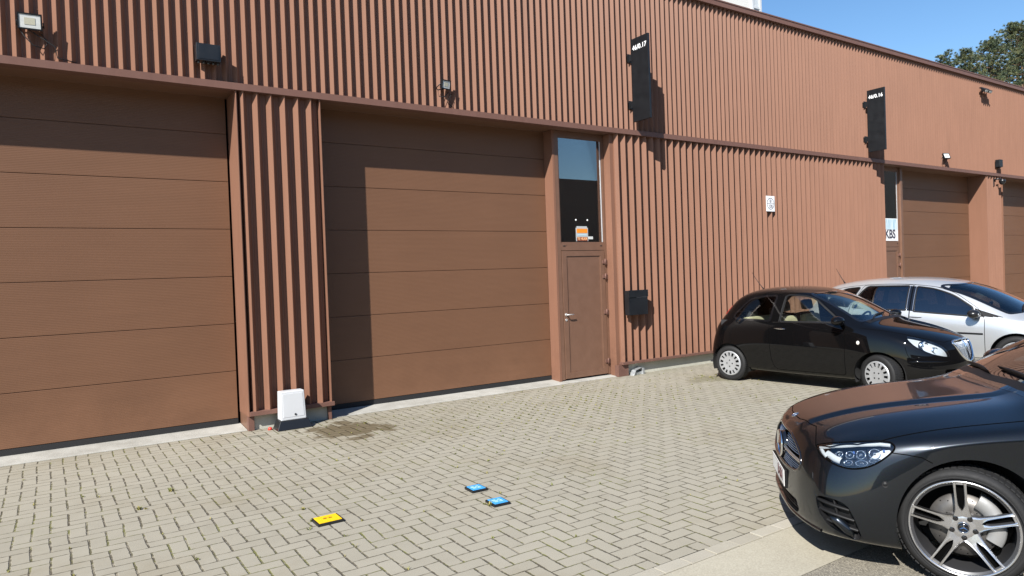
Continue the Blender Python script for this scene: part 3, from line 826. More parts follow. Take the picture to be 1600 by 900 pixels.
AX = {'side': (0, 2, 1), 'front': (1, 2, 0), 'top': (0, 1, 2)}
class Skin:
    def __init__(self, T, bands, level=3, creases=()):
        """T[i][j] top grid (centre..edge), bands: rows of perimeter points going down"""
        S = len(T)-1; C = len(T[0])-1
        bm = bmesh.new(); cr = bm.edges.layers.float.new('crease_edge')
        def vpair(p):
            a = bm.verts.new(p)
            return (a, a) if abs(p[1]) < 1e-6 else (a, bm.verts.new((p[0], -p[1], p[2])))
        G = [[vpair(p) for p in row] for row in T]
        per = [(0, j) for j in range(C+1)]+[(i, C) for i in range(1, S+1)]+[(S, j) for j in range(C-1, -1, -1)]
        rows = [[G[i][j] for i, j in per]]
        for b in bands: rows.append([vpair(p) for p in b])
        def quad(a, b, c, d):
            for s in (0, 1):
                vs = [a[s], b[s], c[s], d[s]]
                vs = vs if s == 0 else vs[::-1]
                u = []
                for v in vs:
                    if v not in u: u.append(v)
                if len(u) > 2:
                    try: bm.faces.new(u)
                    except ValueError: pass
        for i in range(S):
            for j in range(C): quad(G[i][j], G[i+1][j], G[i+1][j+1], G[i][j+1])
        for k in range(len(rows)-1):
            for m in range(len(per)-1): quad(rows[k][m], rows[k][m+1], rows[k+1][m+1], rows[k+1][m])
        def edge(a, b, w_):
            for s in (0, 1):
                e = bm.edges.get((a[s], b[s]))
                if e: e[cr] = w_
        for kind, idx, lo, hi, w_ in creases:
            if kind == 'col':
                for i in range(lo, hi): edge(G[i][idx], G[i+1][idx], w_)
            elif kind == 'row':
                for j in range(lo, hi): edge(G[idx][j], G[idx][j+1], w_)
            elif kind == 'band':
                for m in range(lo, min(hi, len(per)-1)): edge(rows[idx][m], rows[idx][m+1], w_)
        bmesh.ops.recalc_face_normals(bm, faces=bm.faces)
        me = bpy.data.meshes.new('cage'); bm.to_mesh(me); bm.free()
        o = bpy.data.objects.new('cage', me); COL.objects.link(o)
        md = o.modifiers.new('s', 'SUBSURF'); md.levels = level; md.render_levels = level; md.boundary_smooth = 'PRESERVE_CORNERS'
        dg = bpy.context.evaluated_depsgraph_get(); dg.update()
        m2 = bpy.data.meshes.new_from_object(o.evaluated_get(dg))
        bpy.data.objects.remove(o); bpy.data.meshes.remove(me)
        self.me = m2
        self.V = [v.co.copy() for v in m2.vertices]; self.VN = [v.normal.copy() for v in m2.vertices]
        self.F = [tuple(p.vertices) for p in m2.polygons]
        # outward normals
        cen = sum(self.V, Vector())/len(self.V)
        self.bvh = BVHTree.FromPolygons(self.V, self.F)
        h, n, i, d = self.bvh.ray_cast(Vector((-1.2, 0, 4)), Vector((0, 0, -1)))
        k = self.F[i][0]
        if self.VN[k].z < 0: self.VN = [-n for n in self.VN]
        self.bm = bmesh.new(); self.bm.from_mesh(m2)
        self.reg = self.bm.faces.layers.int.new('reg')
        self.n = 1; self.names = {}
    def normal(self, p):
        loc, n, i, d = self.bvh.find_nearest(p)
        f = self.F[i]; wts = poly_3d_calc([self.V[k] for k in f], loc)
        return sum((self.VN[k]*w_ for k, w_ in zip(f, wts)), Vector()).normalized()
    def cast(self, axis, a, b, side=1):
        if axis == 'side': o, d = Vector((a, 4*side, b)), Vector((0, -side, 0))
        elif axis == 'top': o, d = Vector((a, b*side, 5)), Vector((0, 0, -1))
        elif axis == 'front': o, d = Vector((6, a*side, b)), Vector((-1, 0, 0))
        else: o, d = Vector((-9, a*side, b)), Vector((1, 0, 0))
        h, n, i, dd = self.bvh.ray_cast(o, d)
        return h
    def cut(self, name, poly, axis='side', cond=None, region=None):
        """region outlined by a 2D polygon seen along axis (mirrored for front/top when both=True)"""
        if region is None:
            region = self.names.get(name)
            if region is None: region = self.n; self.names[name] = region; self.n += 1
        bm = self.bm; A, B, Cx = AX[axis]
        poly = [(p[0], p[1]) for p in poly]
        cond = cond or (lambda c, n: True)
        xs = [p[0] for p in poly]; ys = [p[1] for p in poly]
        bb = (min(xs)-.01, max(xs)+.01, min(ys)-.01, max(ys)+.01)
        def near(fs):
            out = []
            for f in fs:
                c = f.calc_center_median()
                if bb[0]-.12 < c[A] < bb[1]+.12 and bb[2]-.12 < c[B] < bb[3]+.12 and cond(c, f.normal): out.append(f)
            return out
        cell = .05; grid = {}; cand = set(); box = {}
        def put(f):
            aa = [v.co[A] for v in f.verts]; cc = [v.co[B] for v in f.verts]
            bx = (min(aa), max(aa), min(cc), max(cc)); box[f] = bx; cand.add(f)
            for ix in range(int(bx[0]//cell), int(bx[1]//cell)+1):
                for iy in range(int(bx[2]//cell), int(bx[3]//cell)+1): grid.setdefault((ix, iy), set()).add(f)
        for f in near(bm.faces): put(f)
        for i in range(len(poly)):
            p, q = poly[i], poly[(i+1) % len(poly)]
            dx, dy = q[0]-p[0], q[1]-p[1]
            if abs(dx)+abs(dy) < 1e-7: continue
            e = .002
            x0, x1, y0, y1 = min(p[0], q[0])-e, max(p[0], q[0])+e, min(p[1], q[1])-e, max(p[1], q[1])+e
            fs = set()
            for ix in range(int(x0//cell), int(x1//cell)+1):
                for iy in range(int(y0//cell), int(y1//cell)+1):
                    for f in grid.get((ix, iy), ()):
                        if f.is_valid and f not in fs:
                            bx = box[f]
                            if not (bx[1] < x0 or bx[0] > x1 or bx[3] < y0 or bx[2] > y1): fs.add(f)
            if not fs: continue
            L_ = math.hypot(dx, dy); nx, ny = -dy/L_, dx/L_
            dist = {}
            for f in fs:
                for v in f.verts:
                    if v not in dist:
                        d_ = (v.co[A]-p[0])*nx+(v.co[B]-p[1])*ny
                        dist[v] = 0.0 if abs(d_) < 2e-5 else d_
            new = set()
            for e_ in {e_ for f in fs for e_ in f.edges}:
                va, vb = e_.verts; da, db_ = dist[va], dist[vb]
                if da*db_ < 0:
                    new.update(e_.link_faces)
                    ne, nv = bmesh.utils.edge_split(e_, va, da/(da-db_)); dist[nv] = 0.0
            for f in list(fs):
                z = [v for v in f.verts if dist.get(v, 1) == 0.0]
                if len(z) < 2: continue
                if len(z) > 2: z = [z[0], max(z[1:], key=lambda v: (v.co-z[0].co).length)]
                if any(e_.other_vert(z[0]) is z[1] for e_ in z[0].link_edges if f in e_.link_faces): continue
                try:
                    nf, nl = bmesh.utils.face_split(f, z[0], z[1]); new.add(nf); new.add(f)
                except ValueError: pass
            new = {f for f in new if f in cand or cond(f.calc_center_median(), f.normal)}
            for f in new: put(f)
        for f in cand:
            if f.is_valid:
                c = f.calc_center_median()
                if in_poly(c[A], c[B], poly): f[self.reg] = region
        return region
    def part(self, name, region, mats, parent, offset=0.0, flange=0.0, cond=None, inner=None, shrink=0):
        """faces of one region as a mesh object with the smooth skin's normals"""
        regs = region if isinstance(region, (list, tuple, set)) else [region]
        regs = {self.names.get(r, r) if isinstance(r, str) else r for r in regs}
        vm = {}; co = []; nn = []; faces = []
        sel = []
        for f in self.bm.faces:
            if f[self.reg] in regs:
                if cond and not cond(f.calc_center_median()): continue
                sel.append(f)
        cnt = {}
        for f in sel:
            idx = []
            for v in f.verts:
                if v not in vm:
                    n = self.normal(v.co); vm[v] = len(co); co.append(v.co+n*offset); nn.append(n)
                idx.append(vm[v])
            faces.append(idx)
            for e in f.edges: cnt[e] = cnt.get(e, 0)+1
        nsmooth = len(faces)
        if flange:
            for f in sel:
                vs = list(f.verts)
                for a, b in zip(vs, vs[1:]+vs[:1]):
                    e = self.bm.edges.get((a, b))
                    if cnt.get(e) == 1:
                        pa, pb = co[vm[a]], co[vm[b]]; na, nb = nn[vm[a]], nn[vm[b]]
                        k = len(co); q = [pb, pa, pa-na*flange, pb-nb*flange]
                        fn = (q[1]-q[0]).cross(q[2]-q[0])
                        if fn.length < 1e-12: continue
                        fn.normalize()
                        co += q; nn += [fn]*4; faces.append([k, k+1, k+2, k+3])
        me = bpy.data.meshes.new(name); me.from_pydata([tuple(c) for c in co], [], faces)
        me.polygons.foreach_set('use_smooth', [True]*len(me.polygons))
        me.normals_split_custom_set_from_vertices([tuple(n) for n in nn])
        return link_mesh(name, me, mats, parent)
    def ribbon_pts(self, pts2, axis, side=1, step=.02):
        out = []
        P = [Vector((p[0], p[1])) for p in pts2]
        for a, b in zip(P, P[1:]):
            n = max(1, int((b-a).length/step))
            for k in range(n):
                h = self.cast(axis, *(a.lerp(b, k/n)), side)
                if h: out.append(h)
        h = self.cast(axis, *P[-1], side)
        if h: out.append(h)
        return out
    def strip(self, mb, pts3, width, height=.0008, lift=0.0, taper=False, round_=False):
        """band lying on the skin along pts3"""
        P = []; N = len(pts3)
        for i, p in enumerate(pts3):
            t = (pts3[min(i+1, N-1)]-pts3[max(i-1, 0)]).normalized(); n = self.normal(p); s = t.cross(n).normalized()
            w_ = width/2*(min(1, min(i, N-1-i)/4+.15) if taper else 1)
            q = p+n*lift
            if round_:
                P.append([q-s*w_-n*.002, q-s*w_*.8+n*height*.7, q+n*height, q+s*w_*.8+n*height*.7, q+s*w_-n*.002])
            else:
                P.append([q-s*w_-n*.002, q-s*w_+n*height, q+s*w_+n*height, q+s*w_-n*.002])
        if len(P) > 1: mb.grid(P, smooth=round_)
    def rest(self, *used):
        u = {self.names[x] for x in used}
        return [0]+[r for r in self.names.values() if r not in u]

def interp_band(T, tab, C):
    """side points for stations 1..S-1"""
    S = len(T)-1; t = sorted(tab); xs = [p[0] for p in t]
    return [(T[i][C][0], float(np.interp(T[i][C][0], xs, [p[1] for p in t])), float(np.interp(T[i][C][0], xs, [p[2] for p in t]))) for i in range(1, S)]
def band(T, front, tab, rear):
    C = len(T[0])-1
    return list(front)+interp_band(T, tab, C)+list(rear)[::-1]

# ------------------------------------------------------------ car materials
def paint(name, col, flake=0.0, rough=.25, spec=.5, metal=0.0, ior=1.5):
    m, nt, out = new_mat(name); q = NT(nt)
    p = pbsdf(nt, Base_Color=col, Metallic=metal, Roughness=rough, Coat_Weight=1.0, Coat_Roughness=0.015, Specular_IOR_Level=spec)
    p.inputs['Coat IOR'].default_value = ior
    tc = q.n('ShaderNodeTexCoord')
    dust = q.noise(tc.outputs['Object'], 3.0, 6, .6)
    nt.links.new(q.m('MULTIPLY_ADD', dust.outputs[0], .06, -.005, clamp=True), p.inputs['Coat Roughness'])
    if flake:
        vo = q.n('ShaderNodeTexVoronoi'); vo.inputs['Scale'].default_value = 900; nt.links.new(tc.outputs['Object'], vo.inputs['Vector'])
        nt.links.new(q.mix(flake, (*col,), vo.outputs['Color'], 'SOFT_LIGHT'), p.inputs['Base Color'])
    nt.links.new(p.outputs[0], out.inputs[0]); return m
MAT['paint_black'] = paint('black car paint', (.003, .003, .0033), spec=0.0, ior=1.42)
MAT['paint_grey'] = paint('graphite metallic paint', (.0115, .0145, .0185), .5, .30, .5, .75, ior=1.46)
MAT['paint_silver'] = paint('silver metallic paint', (.53, .545, .555), .2, .36, .5, .6)
MAT['chrome'] = simple('chrome', (.78, .79, .80), .06, metal=1.0)
MAT['satin'] = simple('satin silver', (.62, .63, .64), .22, metal=.9)
MAT['tyre'] = simple('tyre rubber', (.009, .009, .0095), .72, var=.35, vscale=40, bump=.3, bscale=160)
MAT['trimblack'] = simple('black trim plastic', (.008, .008, .0085), .5, spec=.25)
MAT['glossblack'] = simple('gloss black trim', (.006, .006, .007), .08, coat=1)
MAT['liner'] = simple('wheel arch liner', (.010, .010, .010), .9)
MAT['hubcap'] = simple('silver hub cap plastic', (.40, .41, .42), .34, metal=.4, var=.1)
MAT['seat'] = simple('beige upholstery', (.46, .41, .27), .8)
MAT['seatdark'] = simple('charcoal upholstery', (.03, .03, .032), .8)
MAT['dash'] = simple('dark dashboard', (.022, .022, .024), .7)
MAT['carglass'] = glass_mat('clear car glass', (.84, .90, .87), 0.01)
MAT['tint'] = glass_mat('tinted car glass', (.10, .11, .12), 0.06)
MAT['bluewind'] = glass_mat('windscreen glass', (.72, .86, .88), 0.04)
MAT['lampglass'] = glass_mat('lamp cover', (.93, .95, .96), 0.04)
MAT['reflector'] = simple('lamp reflector', (.82, .83, .84), .15, metal=.8)
MAT['frost'] = simple('frosted lamp plastic', (.50, .53, .55), .25, var=.2)
MAT['gapdark'] = simple('shut line', (.003, .003, .003), .9, spec=0.0)
MAT['platewhite'] = simple('plate white', (.78, .78, .76), .45)
MAT['platered'] = simple('plate red', (.060, .010, .014), .5)
MAT['amber'] = simple('clear side repeater', (.75, .72, .66), .3)

def tyre_mesh(R_, rim, wd, M, parent, tread=60):
    b = MB()
    h = wd/2
    prof = [(rim-.012, -h*.80), (rim+.003, -h*.86), (rim+(R_-rim)*.45, -h*1.04), (R_-.022, -h*.98), (R_-.006, -h*.80), (R_, -h*.55), (R_, 0), (R_, h*.55), (R_-.006, h*.80), (R_-.022, h*.98), (rim+(R_-rim)*.45, h*1.04), (rim+.003, h*.86), (rim-.012, h*.80)]
    b.lathe(prof, M, 72)
    # tread blocks
    for k in range(tread):
        a = 2*PI*k/tread
        for s in (-1, 1):
            Mk = M @ Matrix.Rotation(a+(s*.02), 4, 'Z')
            b.box(R_-.004, R_+.0035, -.011*R_/.3, .011*R_/.3, s*h*.12 if s > 0 else -h*.82, h*.82 if s > 0 else -h*.12, mat=Mk)
    for s in (-1, 1): b.lathe([(rim+(R_-rim)*.30, s*h*1.052), (rim+(R_-rim)*.34, s*h*1.075), (rim+(R_-rim)*.38, s*h*1.06)], M, 72)
    return b.build('tyre', MAT['tyre'], parent)

def wheel_frame(x, y, z, side, steer=0.0, spin=0.0):
    """local z axis points outward from the car"""
    za = Vector((0, side, 0)); xa = Vector((-side, 0, 0))
    Rs = Matrix.Rotation(steer, 3, 'Z'); za = Rs @ za; xa = Rs @ xa
    ya = za.cross(xa)
    M = Matrix((xa, ya, za)).transposed().to_4x4(); M.translation = (x, y, z)
    return M @ Matrix.Rotation(spin, 4, 'Z')

def arch_liner(x, z, r, y0, y1, parent):
    for s in (1, -1):
        b = MB()
        P = []
        for k in range(33):
            a = -.35+(PI+.7)*k/32
            P.append([(x+r*math.cos(a), s*y0, z+r*math.sin(a)), (x+r*math.cos(a), s*y1, z+r*math.sin(a))])
        b.grid(P)
        v = [b.bm.verts.new(p[0]) for p in P]; b._f(v)
        b.build('arch_liner', MAT['liner'], parent, recalc=False)
# ================================================================ small black hatchback
def black_hatch():
    ang = R(-85.13)
    t = thing('hatchback', 'small glossy black three door hatchback parked tail to the ribbed wall', 'car', (10.37, -4.01, 0), ang)
    # stations front -> rear : centre, inner, rail, belt
    T = [
     [(.79,0,.765),(.775,.20,.762),(.725,.40,.748),(.59,.60,.715)],
     [(.55,0,.868),(.54,.27,.865),(.47,.52,.845),(.34,.735,.800)],
     [(.28,0,.945),(.27,.30,.940),(.24,.58,.918),(.14,.785,.868)],
     [(.0,0,1.005),(-.01,.33,1.000),(-.03,.64,.972),(-.08,.795,.920)],
     [(-.17,0,1.050),(-.19,.36,1.040),(-.24,.69,1.003),(-.30,.800,.940)],
     [(-.58,0,1.285),(-.60,.34,1.275),(-.66,.655,1.210),(-.66,.810,.955)],
     [(-.97,0,1.480),(-.99,.33,1.465),(-1.03,.615,1.405),(-1.03,.815,.966)],
     [(-1.42,0,1.545),(-1.42,.33,1.532),(-1.42,.600,1.470),(-1.42,.820,.978)],
     [(-1.92,0,1.535),(-1.92,.33,1.522),(-1.92,.590,1.460),(-1.92,.815,.992)],
     [(-2.26,0,1.485),(-2.26,.32,1.472),(-2.24,.565,1.413),(-2.26,.780,1.010)],
     [(-2.54,0,1.350),(-2.53,.30,1.335),(-2.50,.525,1.280),(-2.54,.700,1.015)],
     [(-2.76,0,1.010),(-2.75,.28,1.005),(-2.72,.47,.995),(-2.69,.620,.985)],
    ]
    B = []
    B.append(band(T, [(.825,0,.62),(.81,.20,.62),(.755,.42,.62),(.60,.655,.62)], [(.3,.775,.70),(0,.825,.735),(-.3,.832,.80),(-1.2,.842,.835),(-2.0,.845,.86),(-2.4,.830,.88),(-2.8,.72,.88)], [(-2.86,0,.86),(-2.85,.28,.86),(-2.82,.48,.86),(-2.76,.66,.86)]))
    B.append(band(T, [(.86,0,.50),(.845,.20,.50),(.785,.43,.50),(.62,.68,.50)], [(.3,.79,.52),(0,.845,.56),(-.3,.842,.60),(-1.2,.848,.62),(-2.0,.850,.64),(-2.4,.850,.66),(-2.8,.75,.66)], [(-2.92,0,.62),(-2.91,.28,.62),(-2.88,.50,.62),(-2.82,.69,.62)]))
    B.append(band(T, [(.865,0,.36),(.85,.20,.36),(.79,.43,.36),(.625,.69,.36)], [(.3,.79,.36),(0,.84,.38),(-.3,.835,.38),(-1.2,.838,.38),(-2.0,.838,.38),(-2.4,.845,.40),(-2.8,.76,.42)], [(-2.95,0,.44),(-2.94,.28,.44),(-2.91,.50,.44),(-2.85,.70,.44)]))
    B.append(band(T, [(.82,0,.22),(.805,.20,.22),(.745,.42,.22),(.59,.66,.22)], [(.3,.76,.22),(0,.80,.21),(-.3,.800,.20),(-1.2,.800,.195),(-2.0,.800,.195),(-2.4,.81,.22),(-2.8,.74,.26)], [(-2.96,0,.28),(-2.95,.28,.28),(-2.92,.48,.28),(-2.85,.67,.28)]))
    B.append(band(T, [(.60,0,.18),(.59,.18,.18),(.54,.36,.18),(.42,.55,.18)], [(.3,.62,.18),(0,.62,.17),(-1.2,.62,.165),(-2.4,.62,.2),(-2.8,.6,.22)], [(-2.9,0,.24),(-2.9,.25,.24),(-2.88,.4,.24),(-2.8,.55,.24)]))
    sk = Skin(T, B, 4, [('band', 2, 5, 13, .35), ('col', 2, 5, 10, .25)])
    hood = lambda c, n: c.x > -.7
    sd = lambda c, n: abs(c.y) > .35
    # ---- cut outlines (x,z)
    sidewin = rounded([(-.56,1.010),(-.56,1.030),(-.99,1.350),(-1.14,1.392),(-1.35,1.408),(-1.455,1.408),(-1.48,1.005)], [.015,.05,.12,.05,.05,.05,.03])
    quart = rounded([(-1.655,1.010),(-1.61,1.405),(-1.84,1.392),(-2.09,1.350),(-2.34,1.085),(-2.32,1.04),(-2.22,1.022)], [.03,.05,.1,.10,.08,.04,.05])
    up = lambda c, n: abs(c.y) > .45 and c.z > .96
    sk.cut('window', sidewin, 'side', up); sk.cut('quarter', quart, 'side', up)
    wind = rounded([(.665,1.028),(.60,1.14),(.548,1.385),(.50,1.428),(0,1.452),(-.50,1.428),(-.548,1.385),(-.60,1.14),(-.665,1.028),(-.34,1.062),(0,1.070),(.34,1.062)], [.03,.2,.06,.06,0,.06,.06,.2,.03,0,0,0])
    sk.cut('windscreen', wind, 'front', lambda c, n: -1.2 < c.x < -.02 and c.z > .98)
    rearw = rounded([(.44,1.07),(.45,1.33),(0,1.37),(-.45,1.33),(-.44,1.07)], .05)
    sk.cut('rear_glass', rearw, 'front', lambda c, n: c.x < -2.4 and c.z > 1.02)
    for xw in (0.0, -2.388):
        arch = [(xw+.335*math.cos(a), .285+.335*math.sin(a)) for a in np.linspace(0, 2*PI, 49)[:-1]]
        sk.cut('void', arch, 'side', lambda c, n: abs(c.y) > .40 and c.z < .75)
    # headlamp: eye shape, seen from the front
    lamp = catmull([(.665,.835),(.705,.785),(.700,.700),(.63,.620),(.52,.575),(.425,.565),(.415,.605),(.45,.685),(.52,.765),(.61,.825)], 5)
    for s in (1, -1):
        sk.cut('lamp%d' % s, [(p[0]*s, p[1]) for p in lamp], 'front', lambda c, n, s=s: c.x > .0 and c.y*s > 0)
    gr = catmull([(0,.765),(.14,.762),(.262,.748),(.258,.69),(.190,.57),(.09,.497),(0,.475),(-.09,.497),(-.190,.57),(-.258,.69),(-.262,.748),(-.14,.762)], 5)
    sk.cut('grille', gr, 'front', lambda c, n: c.x > .3)
    low = rounded([(.52,.40),(.46,.27),(-.46,.27),(-.52,.40)], .04)
    sk.cut('void', low, 'front', lambda c, n: c.x > .3)
    door = rounded([(-.46,.975),(-.46,.27),(-.50,.255),(-1.56,.255),(-1.62,.40),(-1.65,.75),(-1.65,1.0),(-1.60,1.428),(-1.40,1.434),(-1.13,1.418),(-.97,1.370)], [.02,.04,.03,.10,.1,.05,.03,.06,.05,.1,.1])
    sk.cut('door', door, 'side', lambda c, n: abs(c.y) > .45 and abs(c.z) < 1.6)
    sk.cut('window', sidewin, 'side', up)
    bonnet = [(.75,.0),(.725,.20),(.68,.385),(.57,.50),(.37,.61),(.18,.685),(-.06,.745),(-.25,.775),(-.27,.70),(-.21,.40),(-.185,.0)]
    bon = bonnet+[(x, -y) for x, y in bonnet[-2:0:-1]]
    sk.cut('bonnet', bon, 'top', lambda c, n: c.z > .70 and c.x > -.30 and n.z > .05)
    for s in (1, -1):
        sk.cut('lamp%d' % s, [(p[0]*s, p[1]) for p in lamp], 'front', lambda c, n, s=s: c.x > .0 and c.y*s > 0)
    sk.cut('grille', gr, 'front', lambda c, n: c.x > .3)
    P = MAT['paint_black']
    sk.part('body', 0, P, t, flange=.016)
    for s, nm in ((1, 'l'), (-1, 'r')):
        d = sk.part('door', 'door', P, t, offset=.0005, flange=.014, cond=lambda c, s=s: c.y*s > 0)
        # handle, window rubber
        hb = MB(); pts = sk.ribbon_pts([(-1.36, .890), (-1.555, .896)], 'side', s)
        sk.strip(hb, pts, .028, .020, .004, taper=True, round_=True); hb.build('handle', MAT['chrome'], d)
        w_ = sk.part('window', 'window', MAT['carglass'], d, offset=-.004, cond=lambda c, s=s: c.y*s > 0)
        fb = MB(); ring = [p for p in sidewin]+[sidewin[0]]
        sk.strip(fb, sk.ribbon_pts(ring, 'side', s, .03), .026, .003, 0); fb.build('window_seal', MAT['trimblack'], d)
        hb = MB(); sk.strip(hb, sk.ribbon_pts([(-.56, .998), (-1.60, .992)], 'side', s, .03), .012, .006, 0, round_=True); hb.build('waist_strip', MAT['glossblack'], d)
        q_ = sk.part('quarter_window', 'quarter', MAT['carglass'], t, offset=-.003, cond=lambda c, s=s: c.y*s > 0)
        fb = MB(); ring = [p for p in quart]+[quart[0]]
        sk.strip(fb, sk.ribbon_pts(ring, 'side', s, .03), .034, .003, 0); fb.build('window_seal', MAT['glossblack'], q_)
        # chrome edge of the door frame behind the pillar
        hb = MB(); sk.strip(hb, sk.ribbon_pts([(-1.500, 1.00), (-1.472, 1.40)], 'side', s, .03), .008, .003, 0, round_=True); hb.build('pillar_trim', MAT['trimblack'], d)
        # mirror
        mb = MB(); q2 = bmesh.new(); bmesh.ops.create_uvsphere(q2, u_segments=20, v_segments=12, radius=1)
        for v in q2.verts:
            x, y, z = v.co
            v.co = (-.50+.075*x*(1.0 if x < 0 else 1.3), s*(.945+.115*y), 1.045+.072*z*(1 if z > 0 else .85))
        for f in q2.faces: f.smooth = True
        mb.merge(q2); mb.build('wing_mirror', P, t)
        mb = MB(); mb.tube([(-.52, s*.79, 1.0), (-.505, s*.86, 1.01), (-.503, s*.90, 1.03)], [.035, .028, .03], 8); mb.build('mirror_foot', MAT['trimblack'], t)
        # headlamp
        l_ = sk.part('headlight', 'lamp%d' % s, MAT['lampglass'], t, offset=.002)
        sk.part('lamp_bowl', 'lamp%d' % s, MAT['frost'], l_, offset=-.045)
        lb = MB()
        for (yy, zz, r_) in ((.60, .715, .062), (.525, .655, .042)):
            h = sk.cast('front', yy, zz, s)
            if h:
                n = Vector((1, s*.25, .1)).normalized(); M_ = Matrix.Translation(h-Vector((.075, s*.01, .01))) @ n.to_track_quat('Z', 'Y').to_matrix().to_4x4()
                lb.lathe([(r_*.25, -.02), (r_*.6, .005), (r_, .035), (r_*1.05, .036), (r_*1.05, -.02)], M_, 24)
                lb.lathe([(0, .02), (r_*.28, .012), (r_*.32, -.02)], M_, 16)
        lb.build('reflector', MAT['chrome'], l_)
        lb = MB(); ring = [(p[0], p[1]) for p in lamp]+[(lamp[0][0], lamp[0][1])]
        sk.strip(lb, sk.ribbon_pts(ring, 'front', s, .03), .008, .002); lb.build('lamp_seal', MAT['gapdark'], l_)
        # side repeater
        h = sk.cast('side', -.27, .735, s); n = sk.normal(h)
        rb = MB(); rb.lathe([(0, .012), (.016, .010), (.022, 0)], Matrix.Translation(h) @ n.to_track_quat('Z', 'Y').to_matrix().to_4x4() @ Matrix.Diagonal((1, 1.25, 1, 1)), 18)
        rb.build('side_repeater', MAT['amber'], t)
        # bumper moulding
        hb = MB(); sk.strip(hb, sk.ribbon_pts([(.36, .50), (.48, .505), (.63, .505), (.75, .50)], 'side', s, .03), .030, .010, 0, taper=True, round_=True); hb.build('bumper_strip', P, t)
        # tail lamp
        hb = MB(); sk.strip(hb, sk.ribbon_pts([(-2.56, 1.22), (-2.64, 1.08)], 'side', s, .03), .08, .012, 0, taper=True, round_=True); hb.build('tail_light', simple('tail lamp red', (.28, .01, .01), .2), t)
    # shut lines
    g = MB()
    for s in (1, -1):
        sk.strip(g, sk.ribbon_pts([tuple(p) for p in door]+[tuple(door[0])], 'side', s, .03), .007, .0012)
        sk.strip(g, sk.ribbon_pts([(.42, .50), (.36, .60), (.33, .70)], 'side', s, .03), .006, .0012)
        sk.strip(g, sk.ribbon_pts([(.36, .50), (.54, .50)], 'side', s, .03), .006, .0012)
    sk.strip(g, sk.ribbon_pts(bon+[bon[0]], 'top', 1, .04), .007, .0012)
    g.build('shut_line', MAT['gapdark'], t, recalc=False)
    sk.part('bonnet', 'bonnet', P, t, offset=.0006, flange=.012)
    wsc = sk.part('windscreen', 'windscreen', MAT['bluewind'], t, offset=-.002)
    g = MB(); sk.strip(g, sk.ribbon_pts([tuple(p) for p in wind]+[tuple(wind[0])], 'front', 1, .03), .045, .0025); g.build('windscreen_seal', MAT['glossblack'], wsc)
    sk.part('rear_window', 'rear_glass', MAT['carglass'], t, offset=-.002)
    # grille: chrome shield round a dark honeycomb with a centre bar
    gp = sk.part('grille', 'grille', MAT['trimblack'], t, offset=-.03)
    g = MB(); ring = [(p[0], p[1]) for p in gr]; sk.strip(g, sk.ribbon_pts(ring+ring[:2], 'front', 1, .015), .026, .014, .004, round_=True)
    g.build('grille_surround', MAT['chrome'], gp)
    g = MB(); sk.strip(g, sk.ribbon_pts([(0, .75), (0, .485)], 'front', 1, .02), .020, .012, .004, round_=True); g.build('centre_bar', MAT['chrome'], gp)
    g = MB()
    for k in range(15):
        z = .505+k*.0165; hw = .0
        row = [p for p in sk.ribbon_pts([(-.27, z), (.27, z)], 'front', 1, .02) if in_poly(p.y, p.z, ring)]
        if len(row) > 2: sk.strip(g, row, .005, .004, -.014, round_=True)
    for k in range(27):
        y = -.247+k*.019
        row = [p for p in sk.ribbon_pts([(y, .49), (y, .745)], 'front', 1, .02) if in_poly(p.y, p.z, ring)]
        if len(row) > 2: sk.strip(g, row, .004, .004, -.0145, round_=True)
    g.build('grille_mesh', MAT['satin'], gp, recalc=False)
    # roof aerial, wipers, scuttle
    g = MB(); h = sk.cast('top', -2.22, 0); g.tube([h, h+Vector((-.05, 0, .06)), h+Vector((-.16, 0, .20)), h+Vector((-.22, 0, .30))], [.012, .006, .004, .003], 6); g.build('aerial', MAT['trimblack'], t)
    g = MB()
    sc_ = [(-.22, .62), (-.175, .30), (-.165, 0), (-.175, -.30), (-.22, -.62)]
    sk.strip(g, sk.ribbon_pts(sc_, 'top', 1, .03), .07, .004); g.build('scuttle', MAT['trimblack'], t)
    g = MB()
    for pts in ([(-.21, -.52), (-.27, -.25), (-.28, .05)], [(-.19, 0), (-.27, .25), (-.29, .55)]):
        pp = sk.ribbon_pts(pts, 'top', 1, .04); sk.strip(g, pp, .022, .022, .004, taper=True, round_=True)
    g.build('wiper', MAT['trimblack'], t)
    # wheels
    for x in (0, -2.388):
        for s in (1, -1):
            st = R(-17) if x == 0 else 0
            M = wheel_frame(x, s*.735, .287, s, st, .3+x); Mh = M @ Matrix.Translation((0, 0, .022))
            wt = thing('wheel', None, None); wt.parent = t
            tyre_mesh(.287, .190, .175, M, wt, 54)
            c = MB()                                            # hub cap with a ring of slots
            c.lathe([(.0, .070), (.035, .071), (.06, .067), (.105, .071), (.122, .072)], Mh, 56)
            n = 14
            for k in range(n):
                a0 = 2*PI*k/n
                wdt = .50 if k % 2 else .40
                for aa, ab in ((a0+wdt*.5, a0+2*PI/n),):
                    P_ = []
                    for q3 in range(4):
                        a = aa+(ab-aa)*q3/3
                        P_.append([Mh @ Vector((r_*math.cos(a), r_*math.sin(a), z_)) for r_, z_ in ((.122, .072), (.145, .074), (.166, .072), (.180, .070))])
                    c.grid(P_)
                    for e in (0, -1):
                        row = P_[e]; c.grid([row, [p-(M.to_3x3() @ Vector((0, 0, .02))) for p in row]])
            c.lathe([(.178, .070), (.186, .072), (.198, .070), (.206, .050)], Mh, 56)
            c.build('hub_cap', MAT['hubcap'], wt, recalc=False)
            c = MB(); c.lathe([(.0, .040), (.19, .040), (.192, -.06)], M, 40); c.build('rim', MAT['trimblack'], wt)
            c = MB()
